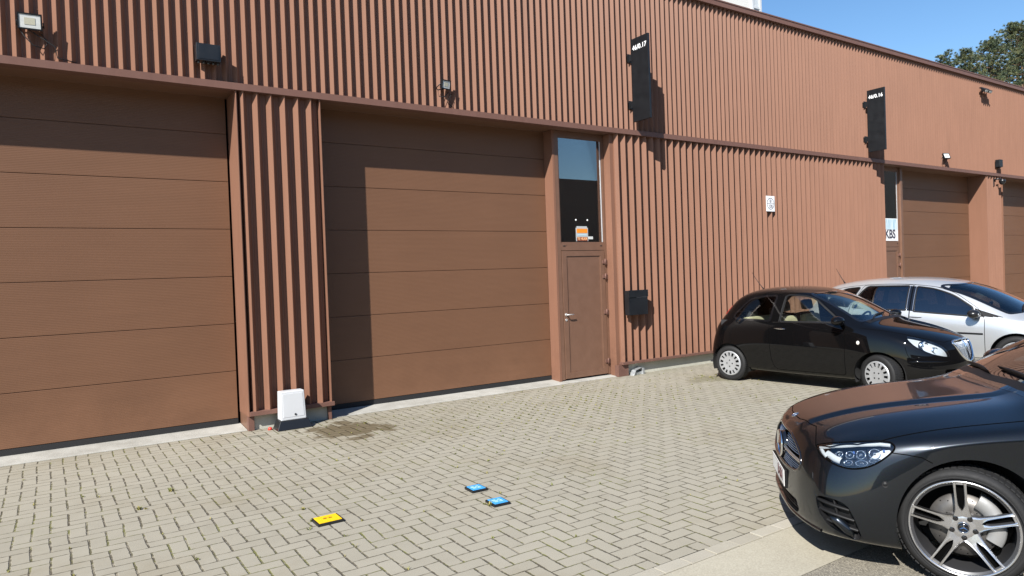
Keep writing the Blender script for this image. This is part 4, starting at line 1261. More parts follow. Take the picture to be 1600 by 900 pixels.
            for k in range(4):
                a = 2*PI*k/4+.5; c.cyl(M @ Vector((.050*math.cos(a), .050*math.sin(a), .080)), M @ Vector((.050*math.cos(a), .050*math.sin(a), .0945)), .011, n=10)
            c.build('wheel_bolt', MAT['rubber'], wt)
    arch_liner(0, .285, .345, .42, .80, t); arch_liner(-2.388, .285, .345, .42, .80, t)
    b = MB(); b.box(-2.7, .45, -.60, .60, .19, .26); b.box(-2.05, -.40, -.72, .72, .20, .26); b.box(.40, .60, -.5, .5, .24, .42); b.build('underbody', MAT['liner'], t)
    # cabin
    b = MB()
    b.box(-.70, -.20, -.70, .70, .70, .965, bev=.05); b.build('dashboard', MAT['dash'], t)
    b = MB()
    for s in (1, -1): b.box(-1.65, -.5, s*.735-.012, s*.735+.012, .30, .98)
    b.box(-2.6, -1.65, .68, .72, .30, 1.0); b.box(-2.6, -1.65, -.72, -.68, .30, 1.0); b.box(-2.66, -2.6, -.6, .6, .3, 1.0); b.box(-2.85, -.5, -.7, .7, .27, .30)
    b.build('door_lining', MAT['dash'], t)
    for (sx, sy) in ((-1.22, .36), (-1.22, -.36)):
        st_ = MB(); M_ = Matrix.Translation((sx, sy, 0))
        st_.box(-.26, .28, -.24, .24, .42, .58, bev=.06, mat=M_)
        Mb = M_ @ Matrix.Translation((-.26, 0, .52)) @ Matrix.Rotation(R(-16), 4, 'Y')
        st_.box(-.07, .07, -.24, .24, 0, .56, bev=.06, mat=Mb); so_ = st_.build('seat', MAT['seat'], t)
        hd = MB(); Mb2 = M_ @ Matrix.Translation((-.42, 0, 1.10)) @ Matrix.Rotation(R(-10), 4, 'Y')
        hd.box(-.05, .05, -.135, .135, .03, .20, bev=.05, mat=Mb2); hd.box(-.085, -.02, -.25, .25, -.42, .0, bev=.06, mat=Mb2); hd.build('headrest', MAT['seatdark'], so_)
    b = MB(); b.box(-2.15, -1.75, -.60, .60, .42, .58, bev=.06)
    b.box(-2.28, -2.12, -.62, .62, .55, 1.04, bev=.06); o_ = b.build('rear_seat', MAT['seat'], t)
    b = MB()
    for yy in (-.35, .35): b.box(-2.30, -2.20, yy-.12, yy+.12, 1.02, 1.15, bev=.04)
    b.build('headrest', MAT['seatdark'], o_)
    b = MB(); Mw = Matrix.Translation((-.74, .36, .94)) @ Matrix.Rotation(R(-62), 4, 'Y')
    P_ = []
    for k in range(28):
        a = 2*PI*k/28; cc = Vector((.185*math.cos(a), .185*math.sin(a), 0)); e = Vector((math.cos(a), math.sin(a), 0))
        P_.append([Mw @ (cc+e*.016*math.cos(q_)+Vector((0, 0, .016*math.sin(q_)))) for q_ in (2*PI*m_/8 for m_ in range(8))])
    b.grid(P_, True, True, True)
    b.box(-.02, .02, -.175, .175, -.012, .012, mat=Mw); b.box(-.06, .06, -.06, .06, -.03, .02, bev=.015, mat=Mw); b.cyl(Mw @ Vector((0, 0, 0)), Mw @ Vector((0, 0, -.25)), .03)
    b.build('steering_wheel', MAT['dash'], t)
    return t
black_hatch()
# ================================================================ graphite saloon
def star_badge(name, M, r, parent, backing=None, th=.004):
    b = MB()
    if backing:
        b.lathe([(0, 0), (r*1.02, 0), (r*1.02, -.004)], M, 32); b.build(name+'_disc', backing, parent)
        b = MB()
    b.lathe([(r*.88, 0), (r*.90, th), (r, th), (r*1.03, 0)], M, 40)
    for k in range(3):
        a = PI/2+k*2*PI/3
        tip = Vector((math.cos(a)*r*.93, math.sin(a)*r*.93, 0)); c = Vector((0, 0, th*1.6))
        l = Vector((math.cos(a+PI/3)*r*.16, math.sin(a+PI/3)*r*.16, .0005)); rr = Vector((math.cos(a-PI/3)*r*.16, math.sin(a-PI/3)*r*.16, .0005))
        b._f([b.bm.verts.new(M @ p) for p in (c, l, tip)][::-1]); b._f([b.bm.verts.new(M @ p) for p in (c, tip, rr)][::-1])
    return b.build(name, MAT['chrome'], parent, recalc=False)

def saloon():
    t = thing('saloon_car', 'graphite grey metallic saloon in the foreground with its front wheel turned', 'car', (4.893, -6.828, 0), 2.33)
    T = []
    # bonnet stations: x centre, z centre, plan bow, half-width scale, then the wing edge (x, y, z)
    for xc, zc, bow, ws, (xe, ye, ze) in ((.790,.772,.150,.82,(.645,.620,.742)), (.66,.842,.150,.90,(.515,.742,.788)), (.37,.920,.10,.97,(.245,.835,.826)),
                                          (-.02,.968,.04,1.0,(-.05,.878,.870)), (-.33,.998,.06,1.01,(-.36,.888,.904)), (-.46,1.014,.10,1.01,(-.60,.888,.920))):
        row = []
        for yy, dz in ((0, 0), (.315, .004), (.375, -.015), (.545, -.022), (.680, -.050)):
            y = yy*ws; k = (yy/.88)**2
            row.append((xc-bow*k, y, zc+dz*(1 if xc > -.4 else .35)))
        row.append((xe, ye, ze)); T.append(row)
    for xc, zc, xr, yr, zr, (xe, ye, ze) in ((-.86,1.305,-.95,.665,1.250,(-1.0,.888,.948)), (-1.30,1.455,-1.38,.605,1.385,(-1.40,.888,.974)), (-1.95,1.470,-1.95,.585,1.398,(-1.95,.888,.985)),
                                             (-2.55,1.435,-2.55,.570,1.365,(-2.55,.888,.995)), (-3.08,1.300,-3.08,.560,1.240,(-3.08,.872,1.000)), (-3.52,1.120,-3.50,.600,1.085,(-3.50,.845,1.000)), (-4.03,1.055,-3.98,.580,1.030,(-3.88,.740,.985))):
        T.append([(xc+(xr-xc)*f**2, yr*f, zc+(zr-zc)*f**2.2) for f in (0, .35, .55, .8, 1)]+[(xe, ye, ze)])
    B = []
    B.append(band(T, [(0.829,0,0.655),(0.819,0.25,0.655),(0.8005,0.365,0.655),(0.782,0.48,0.655),(0.7389,0.5955,0.655),(0.697,0.69,0.655)],
        [(.51,.805,.70),(.24,.885,.765),(-.05,.912,.825),(-.42,.920,.855),(-1.5,.922,.870),(-3.1,.922,.895),(-3.6,.885,.895)], [(-4.09,0,0.9),(-4.08,0.32,0.9),(-4.06,0.46,0.9),(-4.04,0.6,0.9),(-3.9795,0.71,0.9),(-3.93,0.8,0.9)]))
    B.append(band(T, [(0.852,0,0.5),(0.842,0.26,0.5),(0.823,0.385,0.5),(0.804,0.51,0.5),(0.7597,0.6392,0.5),(0.717,0.745,0.5)],
        [(.51,.850,.55),(.24,.898,.60),(-.05,.916,.64),(-.42,.916,.66),(-1.5,.918,.66),(-3.1,.925,.67),(-3.6,.90,.67)], [(-4.1,0,0.66),(-4.09,0.32,0.66),(-4.07,0.47,0.66),(-4.05,0.62,0.66),(-3.9895,0.73,0.66),(-3.94,0.82,0.66)]))
    B.append(band(T, [(0.864,0,0.35),(0.854,0.27,0.35),(0.834,0.4,0.35),(0.814,0.53,0.35),(0.7642,0.6648,0.35),(0.717,0.775,0.35)],
        [(.51,.872,.36),(.24,.905,.38),(-.05,.912,.40),(-.42,.905,.42),(-1.5,.900,.42),(-3.1,.912,.42),(-3.6,.90,.42)], [(-4.08,0,0.44),(-4.07,0.32,0.44),(-4.05,0.47,0.44),(-4.03,0.62,0.44),(-3.975,0.73,0.44),(-3.93,0.82,0.44)]))
    B.append(band(T, [(0.854,0,0.215),(0.844,0.27,0.215),(0.8215,0.4,0.1935),(0.799,0.53,0.215),(0.7437,0.6593,0.1882),(0.692,0.765,0.212)],
        [(.51,.850,.200),(.24,.880,.165),(-.05,.880,.150),(-.42,.885,.165),(-1.5,.885,.165),(-3.1,.885,.17),(-3.6,.86,.2)], [(-4.02,0,0.24),(-4.01,0.32,0.24),(-3.99,0.46,0.24),(-3.97,0.6,0.24),(-3.915,0.699,0.24),(-3.87,0.78,0.24)]))
    B.append(band(T, [(0.684,0,0.165),(0.674,0.25,0.165),(0.654,0.35,0.1625),(0.634,0.45,0.16),(0.587,0.5435,0.1589),(0.542,0.62,0.158)],
        [(.4,.66,.145),(0,.66,.14),(-1.5,.66,.145),(-3.6,.66,.18)], [(-3.9,0,0.22),(-3.9,0.3,0.22),(-3.88,0.4,0.22),(-3.86,0.5,0.22),(-3.805,0.5825,0.22),(-3.76,0.65,0.22)]))
    sk = Skin(T, B, 4, [('col', 1, 0, 5, .7), ('col', 2, 0, 5, .7), ('col', 5, 2, 11, .2), ('band', 1, 7, 16, .55), ('band', 4, 0, 16, .3)])
    P = MAT['paint_grey']
    lamp = rounded([(.703,.714),(.701,.683),(.693,.668),(.648,.642),(.603,.630),(.556,.628),(.492,.641),(.426,.674),(.365,.725),(.332,.757),(.324,.779),(.340,.795),(.391,.795),(.502,.778),(.628,.747)], [.008,.006,.02,.03,.03,.03,.04,.04,.03,.02,.015,.02,.03,.05,.05], 4)
    lc = lambda c, n: abs(c.y) > .42 and c.x > .2
    sk.cut('lamp', lamp, 'side', lc)
    bon_h = [(.738,0),(.730,.15),(.698,.30),(.668,.385),(.684,.46),(.706,.560),(.640,.648),(.505,.738),(.400,.776),(.235,.782),(-.036,.786),(-.38,.792),(-.545,.795),(-.555,.72),(-.505,.45),(-.475,0)]
    bon = bon_h+[(x, -y) for x, y in bon_h[-2:0:-1]]
    sk.cut('bonnet', bon, 'top', lambda c, n: c.z > .69 and c.x > -.62 and n.z > .10)
    sk.cut('lamp', lamp, 'side', lc)
    gr = rounded([(-.20,.712),(.20,.712),(.34,.678),(.465,.630),(.495,.570),(.485,.535),(.43,.510),(.20,.492),(-.20,.492),(-.43,.510),(-.485,.535),(-.495,.570),(-.465,.630),(-.34,.678)], .04)
    fc = lambda c, n: c.x > .5
    sk.cut('grille', gr, 'front', fc)
    low = rounded([(-.47,.335),(.47,.335),(.505,.28),(.46,.245),(-.46,.245),(-.505,.28)], .025)
    sk.cut('intake', low, 'front', fc)
    vent = rounded([(.742,.440),(.665,.445),(.592,.424),(.550,.330),(.518,.232),(.548,.205),(.690,.275),(.735,.350)], [.03,.04,.04,.05,.015,.03,.04,.04])
    sk.cut('vent', vent, 'side', lambda c, n: abs(c.y) > .5 and c.x > .4)
    zw = .345; ra = .383
    for xw in (0.0, -2.939):
        arch = [(xw-.04+ra*math.cos(a), zw+ra*math.sin(a)) for a in np.linspace(0, 2*PI, 65)[:-1]]
        sk.cut('void', arch, 'side', lambda c, n: abs(c.y) > .42 and c.z < .8)
    wind = rounded([(.700,1.008),(.655,1.15),(.575,1.340),(.52,1.392),(0,1.412),(-.52,1.392),(-.575,1.340),(-.655,1.15),(-.700,1.008),(-.40,1.034),(0,1.040),(.40,1.034)], [.02,.2,.05,.06,0,.06,.05,.2,.02,0,0,0])
    sk.cut('windscreen', wind, 'front', lambda c, n: -1.6 < c.x < -.44 and c.z > .97)
    up = lambda c, n: abs(c.y) > .45 and c.z > .97
    win = rounded([(-.86,1.010),(-.92,1.055),(-1.34,1.300),(-1.66,1.362),(-2.02,1.370),(-2.02,1.010)], [.02,.05,.1,.1,.02,.02])
    win2 = rounded([(-2.10,1.012),(-2.10,1.368),(-2.55,1.340),(-2.90,1.235),(-3.18,1.06),(-3.15,1.03)], [.02,.02,.1,.1,.04,.03])
    sk.cut('window', win, 'side', up); sk.cut('window2', win2, 'side', up)
    door = rounded([(-.62,.93),(-.60,.60),(-.60,.27),(-1.62,.25),(-1.66,.60),(-2.06,1.0),(-2.06,1.388),(-1.75,1.385),(-1.44,1.325),(-1.0,1.06)], [.03,.05,.05,.1,.2,.2,.03,.1,.1,.05])
    door = rounded([(-.66,.90),(-.62,.60),(-.62,.25),(-2.02,.25),(-2.06,.60),(-2.06,1.00),(-2.06,1.388),(-1.66,1.385),(-1.32,1.322),(-.88,1.06),(-.80,.985)], [.05,.05,.04,.05,.05,.02,.03,.1,.1,.05,.05])
    sk.cut('door', door, 'side', lambda c, n: abs(c.y) > .45)
    sk.cut('window', win, 'side', up)
    sk.part('body', [0], P, t, flange=.018)
    sk.part('bonnet', 'bonnet', P, t, offset=.0006, flange=.014)
    bd = MB()
    M_ = frame(sk.cast('top', .735, 0)+Vector((0, 0, .001)), (0, 1, 0), (-.85, 0, .5)) @ Matrix.Rotation(PI, 4, 'Z') @ Matrix.Rotation(PI, 4, 'Z')
    h = sk.cast('top', .735, 0); n = sk.normal(h)
    ya = Vector((-1, 0, 0)); ya = (ya-n*ya.dot(n)).normalized(); xa = ya.cross(n)
    star_badge('bonnet_badge', frame(h+n*.0012, xa, ya), .026, t, MAT['satin'], .003)
    # ---- shut lines
    g = MB()
    for s in (1, -1):
        sk.strip(g, sk.ribbon_pts([(.345, .742), (.270, .738), (.200, .728), (.150, .700)], 'side', s, .02), .0055, .0010)
        sk.strip(g, sk.ribbon_pts([tuple(p) for p in door]+[tuple(door[0])], 'side', s, .03), .007, .0012)
        sk.strip(g, sk.ribbon_pts([tuple(p) for p in lamp]+[tuple(lamp[0])], 'side', s, .015), .010, .0014)
    sk.strip(g, sk.ribbon_pts(bon+[bon[0]], 'top', 1, .02), .0065, .0012)
    g.build('shut_line', MAT['gapdark'], t, recalc=False)
    for s in (1, -1):
        # ---------------- headlight
        lg = sk.part('headlight', 'lamp', MAT['lampglass'], t, offset=.0012, cond=lambda c, s=s: c.y*s > 0)
        sk.part('lamp_bowl', 'lamp', MAT['blackgloss'], lg, offset=-.075, cond=lambda c, s=s: c.y*s > 0)
        wl = MB(); ring = [tuple(p) for p in lamp]+[tuple(lamp[0])]
        pts = sk.ribbon_pts(ring, 'side', s, .02); P_ = []
        for p in pts:
            n = sk.normal(p); P_.append([p-n*.001, p-n*.078])
        wl.grid(P_); wl.build('lamp_wall', MAT['blackgloss'], lg, recalc=False)
        fr = MB()                                                 # light guide along the upper edge and down the inner corner
        sk.strip(fr, sk.ribbon_pts([(.345, .786), (.395, .786), (.502, .769), (.620, .739), (.692, .712)], 'side', s, .02), .020, .012, -.016, round_=True)
        sk.strip(fr, sk.ribbon_pts([(.694, .708), (.690, .690), (.676, .672)], 'side', s, .01), .022, .010, -.024, round_=True)
        sk.strip(fr, sk.ribbon_pts([(.676, .698), (.640, .676), (.612, .668)], 'side', s, .01), .040, .012, -.034, round_=True)
        fr.build('light_guide', MAT['frost'], lg, recalc=False)
        rf = MB()
        for (x, z, w_, h_, dp) in ((.618, .706, .040, .034, -.045), (.565, .714, .044, .040, -.05), (.508, .722, .046, .046, -.05), (.578, .664, .044, .028, -.045), (.436, .735, .056, .054, -.05), (.508, .670, .060, .030, -.045), (.440, .690, .05, .022, -.045)):
            h = sk.cast('side', x, z, s)
            if not h: continue
            n = sk.normal(h); ta = Vector((1, 0, 0)); ta = (ta-n*ta.dot(n)).normalized(); tb = n.cross(ta)
            M_ = frame(h+n*dp, ta, tb)
            hs_ = MB(); hs_.box(-w_*.68, w_*.68, -h_*.68, h_*.68, -.03, .006, bev=.006, mat=M_); hs_.build('module_housing', MAT['glossblack'], lg)
            rf.lathe([(w_*.62, .004), (w_*.58, .012), (w_*.50, .010), (w_*.34, -.012), (w_*.10, -.020)], M_ @ Matrix.Diagonal((1, h_/w_, 1, 1)), 20)
            rf.lathe([(0, .012), (w_*.16, .009), (w_*.24, .0), (w_*.26, -.01)], M_ @ Matrix.Diagonal((1, h_/w_, 1, 1)), 16)
        rf.build('projector', MAT['chrome'], lg, recalc=False)
        hz = MB(); sk.strip(hz, sk.ribbon_pts([(.46, .70), (.40, .725), (.355, .765)], 'side', s, .01), .050, .004, -.045, taper=True); hz.build('lamp_haze', MAT['frost'], lg, recalc=False)  # pale strip stands in for the hazy reflection over the lamp's rear half
        bl = MB()
        for (x, z, w_, h_, dp) in ((.540, .728, .010, .016, -.035), (.385, .755, .011, .014, -.03)):
            h = sk.cast('side', x, z, s); n = sk.normal(h); ta = Vector((1, 0, 0)); ta = (ta-n*ta.dot(n)).normalized(); tb = n.cross(ta)
            bl.box(-w_/2, w_/2, -h_/2, h_/2, -.006, .006, bev=.002, mat=frame(h+n*dp, ta, tb))
        bl.build('blue_reflex', simple('blue lamp insert', (.05, .10, .28), .2), lg)
        # ---------------- corner vent with fins
        vt = sk.part('air_vent', 'vent', MAT['trimblack'], t, offset=-.045, cond=lambda c, s=s: c.y*s > 0)
        wl = MB(); pts = sk.ribbon_pts([tuple(p) for p in vent]+[tuple(vent[0])], 'side', s, .02); P_ = []
        for p in pts:
            n = sk.normal(p); P_.append([p+n*.001, p-n*.05])
        wl.grid(P_); wl.build('vent_wall', MAT['trimblack'], vt, recalc=False)
        fn = MB()
        for (a, c_) in (((.740, .412), (.585, .385)), ((.735, .360), (.560, .325)), ((.700, .300), (.54, .265))):
            sk.strip(fn, sk.ribbon_pts([a, c_], 'side', s, .02), .020, .020, -.028, round_=True)
        sk.strip(fn, sk.ribbon_pts([(.665, .440), (.630, .25)], 'side', s, .02), .014, .016, -.030, round_=True)
        fn.build('vent_fin', MAT['trimblack'], vt, recalc=False)
        bl = MB(); sk.strip(bl, sk.ribbon_pts([(.680, .330), (.630, .290), (.560, .225)], 'side', s, .01), .060, .034, -.030, taper=True, round_=True); bl.build('air_blade', P, vt, recalc=False)
        # parking sensor
        for (x, z) in ((.393, .563),):
            h = sk.cast('side', x, z, s); n = sk.normal(h); M_ = Matrix.Translation(h) @ n.to_track_quat('Z', 'Y').to_matrix().to_4x4()
            ps = MB(); ps.lathe([(0, .0022), (.010, .002), (.0115, .0006), (.0155, .0006), (.0165, .002), (.018, 0)], M_, 24); ps.build('parking_sensor', MAT['trimblack'], t)
        # arch lip
        # bumper blade along the lower edge
        bb = MB(); sk.strip(bb, sk.ribbon_pts([(0.0, .226), (.28, .226), (.47, .226), (.60, .224), (.70, .220)], 'front', s, .02), .020, .012, 0, round_=True); bb.build('chin_strip', MAT['glossblack'], t, recalc=False)
        sk.part('window', 'window', MAT['tint'], t, offset=-.003, cond=lambda c, s=s: c.y*s > 0)
        sk.part('rear_side_window', 'window2', MAT['tint'], t, offset=-.003, cond=lambda c, s=s: c.y*s > 0)
        d = sk.part('door', 'door', P, t, offset=.0005, flange=.014, cond=lambda c, s=s: c.y*s > 0)
        hb = MB(); sk.strip(hb, sk.ribbon_pts([(-1.75, .86), (-1.96, .862)], 'side', s), .026, .020, .004, taper=True, round_=True); hb.build('handle', P, d)
        hb = MB(); sk.strip(hb, sk.ribbon_pts([(-.90, .992), (-2.0, 1.000), (-3.14, 1.018)], 'side', s, .04), .014, .005, 0, round_=True); hb.build('waist_trim', MAT['satin'], t)
        mb = MB(); q2 = bmesh.new(); bmesh.ops.create_uvsphere(q2, u_segments=24, v_segments=14, radius=1)
        for v in q2.verts:
            x, y, z = v.co; v.co = (-.97+.085*x*(1 if x < 0 else 1.25), s*(1.005+.115*y), 1.065+.070*z)
        for f in q2.faces: f.smooth = True
        mb.merge(q2); mb.tube([(-.97, s*.87, 1.0), (-.97, s*.94, 1.02)], .03, 10); mb.build('wing_mirror', P, t)
    # ---------------- radiator grille
    gp = sk.part('grille', 'grille', MAT['gapdark'], t, offset=-.045)
    ring = [tuple(p) for p in gr]; rpts = sk.ribbon_pts(ring+ring[:1], 'front', 1, .02)
    g = MB(); P_ = []
    for p in rpts: P_.append([p+Vector((.0015, 0, 0)), p-Vector((.05, 0, 0))])
    g.grid(P_); sk.strip(g, rpts+rpts[:2], .018, .006, 0, round_=True); g.build('grille_surround', MAT['glossblack'], gp, recalc=False)
    g = MB()
    k = 0
    for iz in range(17):
        z = .500+iz*.0135
        for iy in range(-27, 28):
            y = iy*.0185+(.009 if iz % 2 else 0)
            if not in_poly(y, z, ring) or math.hypot(y, z-.590) < .098 or abs(z-.590+abs(y)*.02) < .016: continue
            p = sk.cast('front', y, z)
            if p is None: continue
            p = p-Vector((.020, 0, 0)); a, c_ = .0058, .0040
            v = [g.bm.verts.new(p+Vector(q_)) for q_ in ((.004, 0, 0), (-.002, a, 0), (-.002, 0, c_), (-.002, -a, 0), (-.002, 0, -c_))]
            for q_ in ((1, 2), (2, 3), (3, 4), (4, 1)): g._f([v[0], v[q_[0]], v[q_[1]]])
            g.quad(p+Vector((-.004, a*.4, c_*.3)), p+Vector((-.004, a*1.5, c_*1.5)), p+Vector((-.004, a*1.4, c_*1.8)), p+Vector((-.004, a*.3, c_*.6)))
    o = g.build('grille_stud', MAT['satin'], gp, recalc=False); o['kind'] = 'stuff'
    for s in (1, -1):
        g = MB(); sk.strip(g, sk.ribbon_pts([(.090, .590), (.25, .586), (.475, .578)], 'front', s, .02), .020, .012, -.012, round_=True); g.build('grille_bar', MAT['satin'], gp, recalc=False)
    c0 = sk.cast('front', 0, .590)
    Ms = frame(c0+Vector((.002, 0, 0)), (0, 1, 0), (0, 0, 1))
    g = MB(); g.lathe([(.0, .004), (.088, .002), (.092, -.03)], Ms, 40); g.build('star_plate', MAT['glossblack'], gp)
    star_badge('star', Ms @ Matrix.Translation((0, 0, .004)), .094, gp, None, .010)
    # lower intake
    it = sk.part('lower_intake', 'intake', MAT['gapdark'], t, offset=-.05)
    g = MB(); rp = sk.ribbon_pts([tuple(p) for p in low]+[tuple(low[0])], 'front', 1, .02); P_ = [[p+Vector((.001, 0, 0)), p-Vector((.055, 0, 0))] for p in rp]; g.grid(P_); g.build('intake_wall', MAT['trimblack'], it, recalc=False)
    g = MB()
    for z in (.262, .285, .310): sk.strip(g, sk.ribbon_pts([(-.47, z), (.47, z)], 'front', 1, .03), .010, .012, -.03, round_=True)
    for y in (-.42, -.36, .36, .42): sk.strip(g, sk.ribbon_pts([(y, .25), (y, .33)], 'front', 1, .03), .010, .012, -.032, round_=True)
    g.build('intake_slat', MAT['trimblack'], it, recalc=False)
    # number plate
    xp = sk.cast('front', .12, .408).x+.008
    pl = MB(); pl.box(xp-.02, xp-.004, -.275, .275,   .345, .470, bev=.003); ph = pl.build('plate_holder', MAT['trimblack'], t)
    pl = MB(); pl.box(xp-.004, xp, -.26, .26, .353, .463, bev=.002); pp = pl.build('number_plate', MAT['platewhite'], t)
    rb = MB()
    for q_ in ((-.252, .252, .457, .4595), (-.252, .252, .3565, .359), (-.252, -.2495, .359, .457), (.2495, .252, .359, .457)): rb.box(xp, xp+.0006, *q_)
    rb.build('plate_border', MAT['platered'], pp)
    text('plate_text', 'B-831', .098, frame((xp+.0012, .105, .408), (0, 1, 0), (0, 0, 1)), MAT['platered'], pp, bold=.002, sx=.92)
    # windscreen, scuttle, wipers
    wsc = sk.part('windscreen', 'windscreen', MAT['bluewind'], t, offset=-.002)
    g = MB(); sk.strip(g, sk.ribbon_pts([tuple(p) for p in wind]+[tuple(wind[0])], 'front', 1, .03), .050, .0025); g.build('windscreen_seal', MAT['glossblack'], wsc)
    g = MB(); sk.strip(g, sk.ribbon_pts([(-.575, -.70), (-.525, -.40), (-.500, 0), (-.525, .40), (-.575, .70)], 'top', 1, .03), .060, .003); g.build('scuttle', MAT['trimblack'], t, recalc=False)
    g = MB()
    for pts in ([(-.55, .55), (-.585, .30), (-.585, -.05)], [(-.53, -.05), (-.57, -.35), (-.61, -.62)]):
        sk.strip(g, sk.ribbon_pts(pts, 'top', 1, .04), .024, .022, .006, taper=True, round_=True)
    g.build('wiper', MAT['trimblack'], t, recalc=False)
    # ---------------- wheels
    for x in (0, -2.939):
        for s in (1, -1):
            st = R(-20.5) if x == 0 else 0.0
            M = wheel_frame(x-(.035 if x == 0 else 0), s*.795, .336, s, st, 0)
            wt = thing('wheel', None, None); wt.parent = t
            tyre_mesh(.336, .262, .235, M, wt, 64)
            F0 = .124
            b = MB()                                             # lip + barrel
            b.lathe([(.271, F0-.006), (.273, F0+.002), (.268, F0+.006), (.262, F0+.004), (.2585, F0-.004)], M, 80); b.build('rim_lip', MAT['alloy'], wt, recalc=False)
            b = MB(); b.lathe([(.2585, F0-.004), (.252, F0-.020), (.246, F0-.06), (.240, -.10)], M, 80); b.lathe([(.2585, F0-.005), (.246, F0-.012)], M, 80)
            b.build('rim_barrel', MAT['alloydark'], wt, recalc=False)
            def zf(r): return F0-.002-.030*(1-min(1, max(0, (r-.05)/.20)))**1.3
            for k in range(5):
                a = PI/2+R(3)*s+k*2*PI/5
                ca, sa = math.cos(a), math.sin(a)
                sp_ = MB()
                def pt(r, w_, dz=0.0): return M @ Vector((r*ca-w_*sa, r*sa+w_*ca, zf(r)+dz))
                rs = [.058, .075, .092, .110, .128, .150, .175, .200, .225, .245, .2595]
                wo = [.050, .043, .037, .0345, .033, .032, .0315, .0315, .032, .0325, .0345]
                wi = [0, 0, .0, .0100, .0150, .0172, .0182, .0190, .0195, .0198, .0140]
                for sg in (1, -1):
                    rows = [[pt(r, sg*wi[q_]), pt(r, sg*(wi[q_]*.35+wo[q_]*.65), .0025), pt(r, sg*wo[q_])] for q_, r in enumerate(rs)]
                    sp_.mi = 0; sp_.grid(rows if sg == 1 else [r_[::-1] for r_ in rows], smooth=True)
                    sp_.mi = 1; sp_.grid([[pt(r, sg*wo[q_]), pt(r, sg*(wo[q_]-.004), -.045)] for q_, r in enumerate(rs)])
                    sp_.grid([[pt(r, sg*wi[q_]), pt(r, sg*(wi[q_]*.8), -.035)] for q_, r in enumerate(rs) if q_ > 2])
                sp_.mi = 2; sp_.grid([[pt(r, -wi[q_]*.85, -.030), pt(r, wi[q_]*.85, -.030)] for q_, r in enumerate(rs) if q_ > 1])
                # pocket closing at the rim
                sp_.mi = 0; sp_.quad(pt(.250, -.030), pt(.250, .030), pt(.2605, .030), pt(.2605, -.030))
                bmesh.ops.remove_doubles(sp_.bm, verts=sp_.bm.verts, dist=1e-5)
                sp_.build('spoke', [MAT['alloy'], MAT['alloydark'], MAT['gapdark']], wt, recalc=False)
            hb = MB(); hb.lathe([(.0, zf(.0)+.002), (.040, zf(.04)+.003), (.060, zf(.06)+.001), (.078, zf(.078)-.012), (.080, -.0)], M, 50); hb.build('hub', MAT['alloy'], wt, recalc=False)
            lb = MB()
            for k in range(5):
                a = PI/2+R(3)*s+(k+.5)*2*PI/5; c_ = Vector((.060*math.cos(a), .060*math.sin(a), 0))
                lb.lathe([(.0, zf(.06)+.0028), (.0125, zf(.06)+.0028), (.0150, zf(.06)+.0015)], M @ Matrix.Translation(c_), 16)
                lb.cyl(M @ (c_+Vector((0, 0, zf(.06)-.0))), M @ (c_+Vector((0, 0, zf(.06)+.006))), .0075, n=6, smooth=False)
            lb.build('wheel_bolt', MAT['glossblack'], wt)
            Mc_ = M @ Matrix.Translation((0, 0, zf(0)+.0065))
            if s == -1 or True: pass
            star_badge('centre_cap', Mc_, .031, wt, MAT['glossblack'], .003)
            dk = MB(); dk.lathe([(.06, .035), (.075, .042), (.175, .042), (.176, .02)], M, 60); dk.build('brake_disc', MAT['disc'], wt, recalc=False)
            dh = MB()
            for k in range(30):
                a = 2*PI*k/30; r_ = (.098, .122, .146, .165)[k % 4]
                dh.lathe([(.0, .0428), (.0035, .0428)], M @ Matrix.Translation((r_*math.cos(a), r_*math.sin(a), 0)), 8)
            dh.build('disc_hole', MAT['gapdark'], wt)
            cp = MB(); P_ = []
            for k in range(13):
                a = R(-28)+R(92)*k/12
                P_.append([M @ Vector((r_*math.cos(a), r_*math.sin(a), z_)) for r_, z_ in ((.118, .045), (.122, .066), (.160, .070), (.196, .066), (.206, .05), (.206, .0))])
            if True:
                sg = -1 if s == 1 else 1
                P2 = P_
                cp.grid(P2); 
                for e in (0, -1): cp._f([cp.bm.verts.new(p) for p in P2[e]])
            cp.build('brake_caliper', MAT['caliper'], wt)
    arch_liner(-.04, .345, .392, .46, .885, t); arch_liner(-2.979, .345, .392, .46, .885, t)
    b = MB(); b.box(-3.8, .60, -.62, .62, .16, .24); b.box(-2.5, -.45, -.80, .80, .17, .24); b.box(.52, .74, -.6, .6, .2, .5); b.build('underbody', MAT['liner'], t)
    # cabin
    b = MB(); b.box(-1.15, -.62, -.74, .74, .75, .995, bev=.06); b.build('dashboard', MAT['dash'], t)
    b = MB()
    for s in (1, -1): b.box(-3.2, -.9, s*.80-.01, s*.80+.01, .28, .985)
    b.box(-3.3, -.7, -.8, .8, .25, .28); b.box(-3.35, -3.3, -.8, .8, .28, 1.05); b.build('cabin_lining', MAT['dash'], t)
    for (sx, sy) in ((-1.85, .38), (-1.85, -.38)):
        st_ = MB(); M_ = Matrix.Translation((sx, sy, 0)); st_.box(-.28, .30, -.26, .26, .38, .54, bev=.06, mat=M_)
        Mb = M_ @ Matrix.Translation((-.28, 0, .48)) @ Matrix.Rotation(R(-18), 4, 'Y'); st_.box(-.08, .08, -.26, .26, 0, .60, bev=.07, mat=Mb)
        st_.box(-.06, .05, -.14, .14, .64, .82, bev=.05, mat=Mb); st_.build('seat', MAT['seatdark'], t)
    return t
MAT['alloy'] = simple('machined alloy', (.66, .66, .67), .24, metal=.92, var=.08, vscale=8)
MAT['alloydark'] = simple('dark alloy paint', (.060, .060, .063), .38, metal=.5)
MAT['disc'] = simple('brake disc steel', (.16, .15, .14), .45, metal=.7, var=.15, vscale=25)
MAT['caliper'] = simple('silver caliper', (.30, .30, .295), .42, metal=.4)
saloon()
